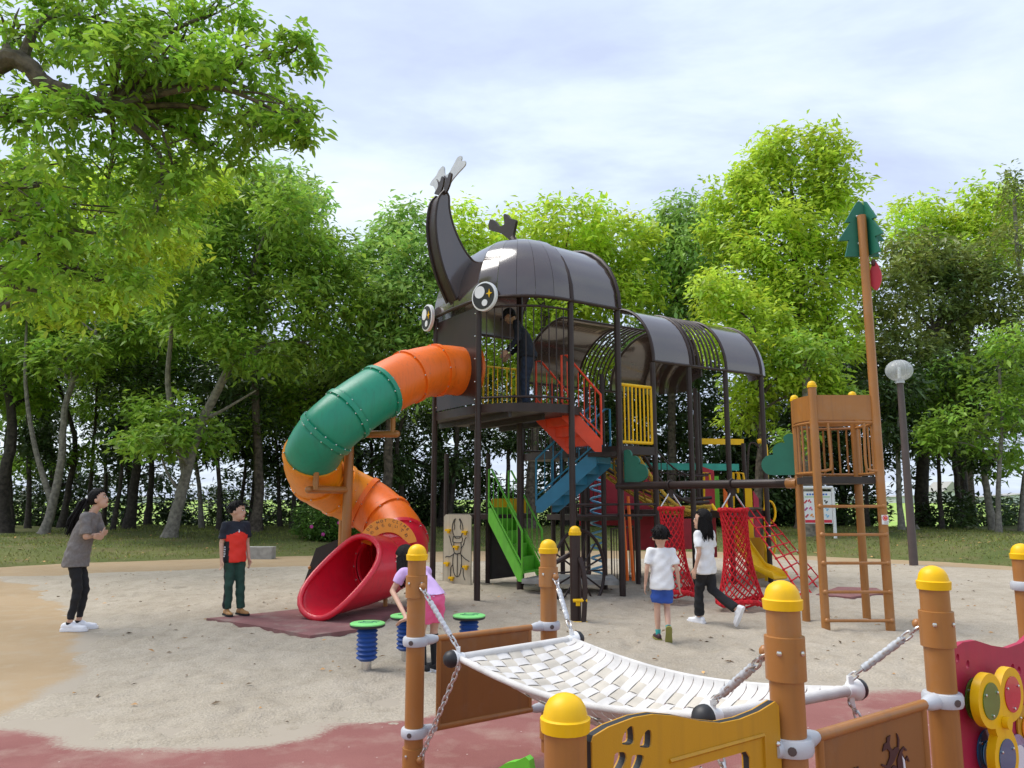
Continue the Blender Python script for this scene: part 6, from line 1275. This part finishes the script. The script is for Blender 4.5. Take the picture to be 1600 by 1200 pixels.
# boy in red
k = 1.38 / 1.64; J = stand(k); J.update(knL=(-.09 * k, .03, .46 * k), anL=(-.10 * k, .06, .085 * k), head=(0, .03, 1.50 * k), wrR=(.22 * k, .04, .80 * k))
q = gnd(361, 973); q.z = .09
def zr(c):
    if abs(c.x) > .165 * k and c.z < 1.10 * k and c.z > 1.0 * k: return 0
    if c.z > 1.215 * k - .04 * abs(c.x) / .1 or abs(c.x) > .165 * k: return 1
    return 2 if (c.x > .128 * k and c.z < 1.06 * k) else 0
def zt_(c): return 1 if (abs(c.x) > .105 * k and abs(c.y) < .03) else 0
person('boy in a red and navy shirt and dark green trousers beside the slide', q, -134, J, 1.08, (0, 40), dict(k=k, slim=.78, clothes=[('shirt', 'shirt', 'cloth_red', dict(hem=.10, loose=1.08, sleeve=.72, zones=(['cloth_navy', 'cloth_black'], zr))), ('trousers', 'trousers', 'cloth_darkgreen', dict(loose=1.12, len=.97, cuff=.055, zones=(['cloth_black'], zt_))), ('shoes', 'shoe', 'shoe_tan', dict(sole='cloth_black'))]))
bo = [o for o in COL.objects if o.get('label', '').startswith('boy in a red')][0]
pm = MB().ball(V(.01, .128 * k, 1.205 * k), (.010, .006, .013), 8).tube([V(.004, .127 * k, 1.212 * k), V(.012, .125 * k, 1.235 * k)], .004, 5); link('chest_mark', pm.mesh(), 'white_print', bo)
for i in range(5): link('side_mark', MB().box(V(.168 * k, .01 + .006 * (i % 2), (.98 - .032 * i) * k), (.008, .035, .016)).mesh(None, False), 'white_print', bo)
# boy in white, walking away
k = 1.13 / 1.64; J = stand(k); J.update(knR=(.075 * k, .05, .47 * k), anR=(.055 * k, -.13, .17 * k), ftR=(.0, .35, -1), elR=(.225 * k, -.04, 1.03 * k), elL=(-.225 * k, -.03, 1.03 * k), wrR=(.25 * k, -.02, .80 * k), wrL=(-.25 * k, .0, .80 * k))
person('small boy walking away in a white T-shirt and blue shorts', gz(gnd(1037, 1010)), -4, J, 1.02, (0, 0), dict(k=k, clothes=[('shirt', 'shirt', 'cloth_white', dict(hem=.12, loose=1.14, sleeve=.72)), ('shorts', 'shorts', 'cloth_blue', dict(loose=1.1, len=.78)), ('socks', 'sock', 'sock_teal', {'from': .82}), ('shoes', 'shoe', 'shoe_dark', dict(size=1.12, sole='sole_olive'))]))
# girl in white and black, striding
k = 1.31 / 1.64; J = stand(k); J.update(knL=(-.05 * k, .08, .46 * k), anL=(-.03 * k, .10, .085 * k), ftL=(0, 1, 0), knR=(.06 * k, -.05, .48 * k), anR=(.10 * k, -.36, .24 * k), ftR=(0, .45, -.9), head=(0, .03, 1.505 * k), elL=(-.215 * k, -.05, 1.03 * k), wrL=(-.24 * k, .0, .80 * k), elR=(.21 * k, .02, 1.03 * k), wrR=(.22 * k, .08, .81 * k))
q = gz(gnd(1106, 982)); person('girl with long black hair in a white T-shirt and black trousers', q, 38, J, 1.08, (4, 22), dict(k=k, slim=.8, hair='long', clothes=[('shirt', 'shirt', 'cloth_white', dict(hem=.14, loose=1.10, sleeve=.72)), ('trousers', 'trousers', 'cloth_black', dict(loose=1.16, len=.93, cuff=.062)), ('shoes', 'shoe', 'shoe_white', dict(size=1.1))]))
# girl in pink bending to the stool
k = 1.22 / 1.64; J = stand(k); q = gz(gnd(670, 1060)); yw = 42
def loc_(p): d = Vector(p) - q; a = -math.radians(yw); return V(d.x * math.cos(a) - d.y * math.sin(a), d.x * math.sin(a) + d.y * math.cos(a), d.z)
hd_ = loc_(gnd(622, 975, .50)); J.update(hip=(0, -.03, .63), chest=(0, .14, .77), neck=(0, .27, .85), head=(-.01, .37, .91), shR=(.125, .23, .82), shL=(-.125, .23, .82), elL=(-.20, .28, .66), wrL=tuple(hd_ + V(.05, -.05, .04)), hdL=tuple(V(-.4, .8, -.35)), thL=(1, 0, 0), elR=(.16, .28, .70), wrR=(.10, .38, .55), knR=(.06, .02, .34), knL=(-.07, .02, .34))
person('girl in a lilac top and pink shorts leaning on a spring stool', q, yw, J, 1.06, (-18, 10), dict(k=k, hair='long', clothes=[('shirt', 'shirt', 'cloth_lilac', dict(hem=-.02, loose=1.12, sleeve=.6)), ('shorts', 'shorts', 'cloth_pink', dict(loose=1.18, len=.72)), ('socks', 'sock', 'cloth_black', {'from': .12}), ('shoes', 'shoe', 'cloth_black', dict(size=1.1, sole='shoe_white'))]))
# adult on the tower deck
k = 1.05; J = stand(k); J.update(hip=(0, -.04, .91), chest=(0, .06, 1.21), neck=(0, .16, 1.41), head=(0, .265, 1.515), shR=(.17, .13, 1.36), shL=(-.17, .13, 1.36), elR=(.21, .10, 1.10), elL=(-.21, .10, 1.10), wrR=(.17, .28, .92), wrL=(-.17, .28, .92))
q = at(822, 628, 12.05); person('adult in a dark cap and dark clothes looking down from the tower deck', V(q.x, 12.05, DECK), 82, J, 1.05, (-32, 0), dict(k=k, slim=.8, hair='cap', clothes=[('shirt', 'jacket', 'cloth_navy', dict(hem=.08, loose=1.12, sleeve=1.5)), ('trousers', 'jeans', 'denim', dict(loose=1.1, len=.97, cuff=.05)), ('shoes', 'shoe', 'shoe_white', {})]))
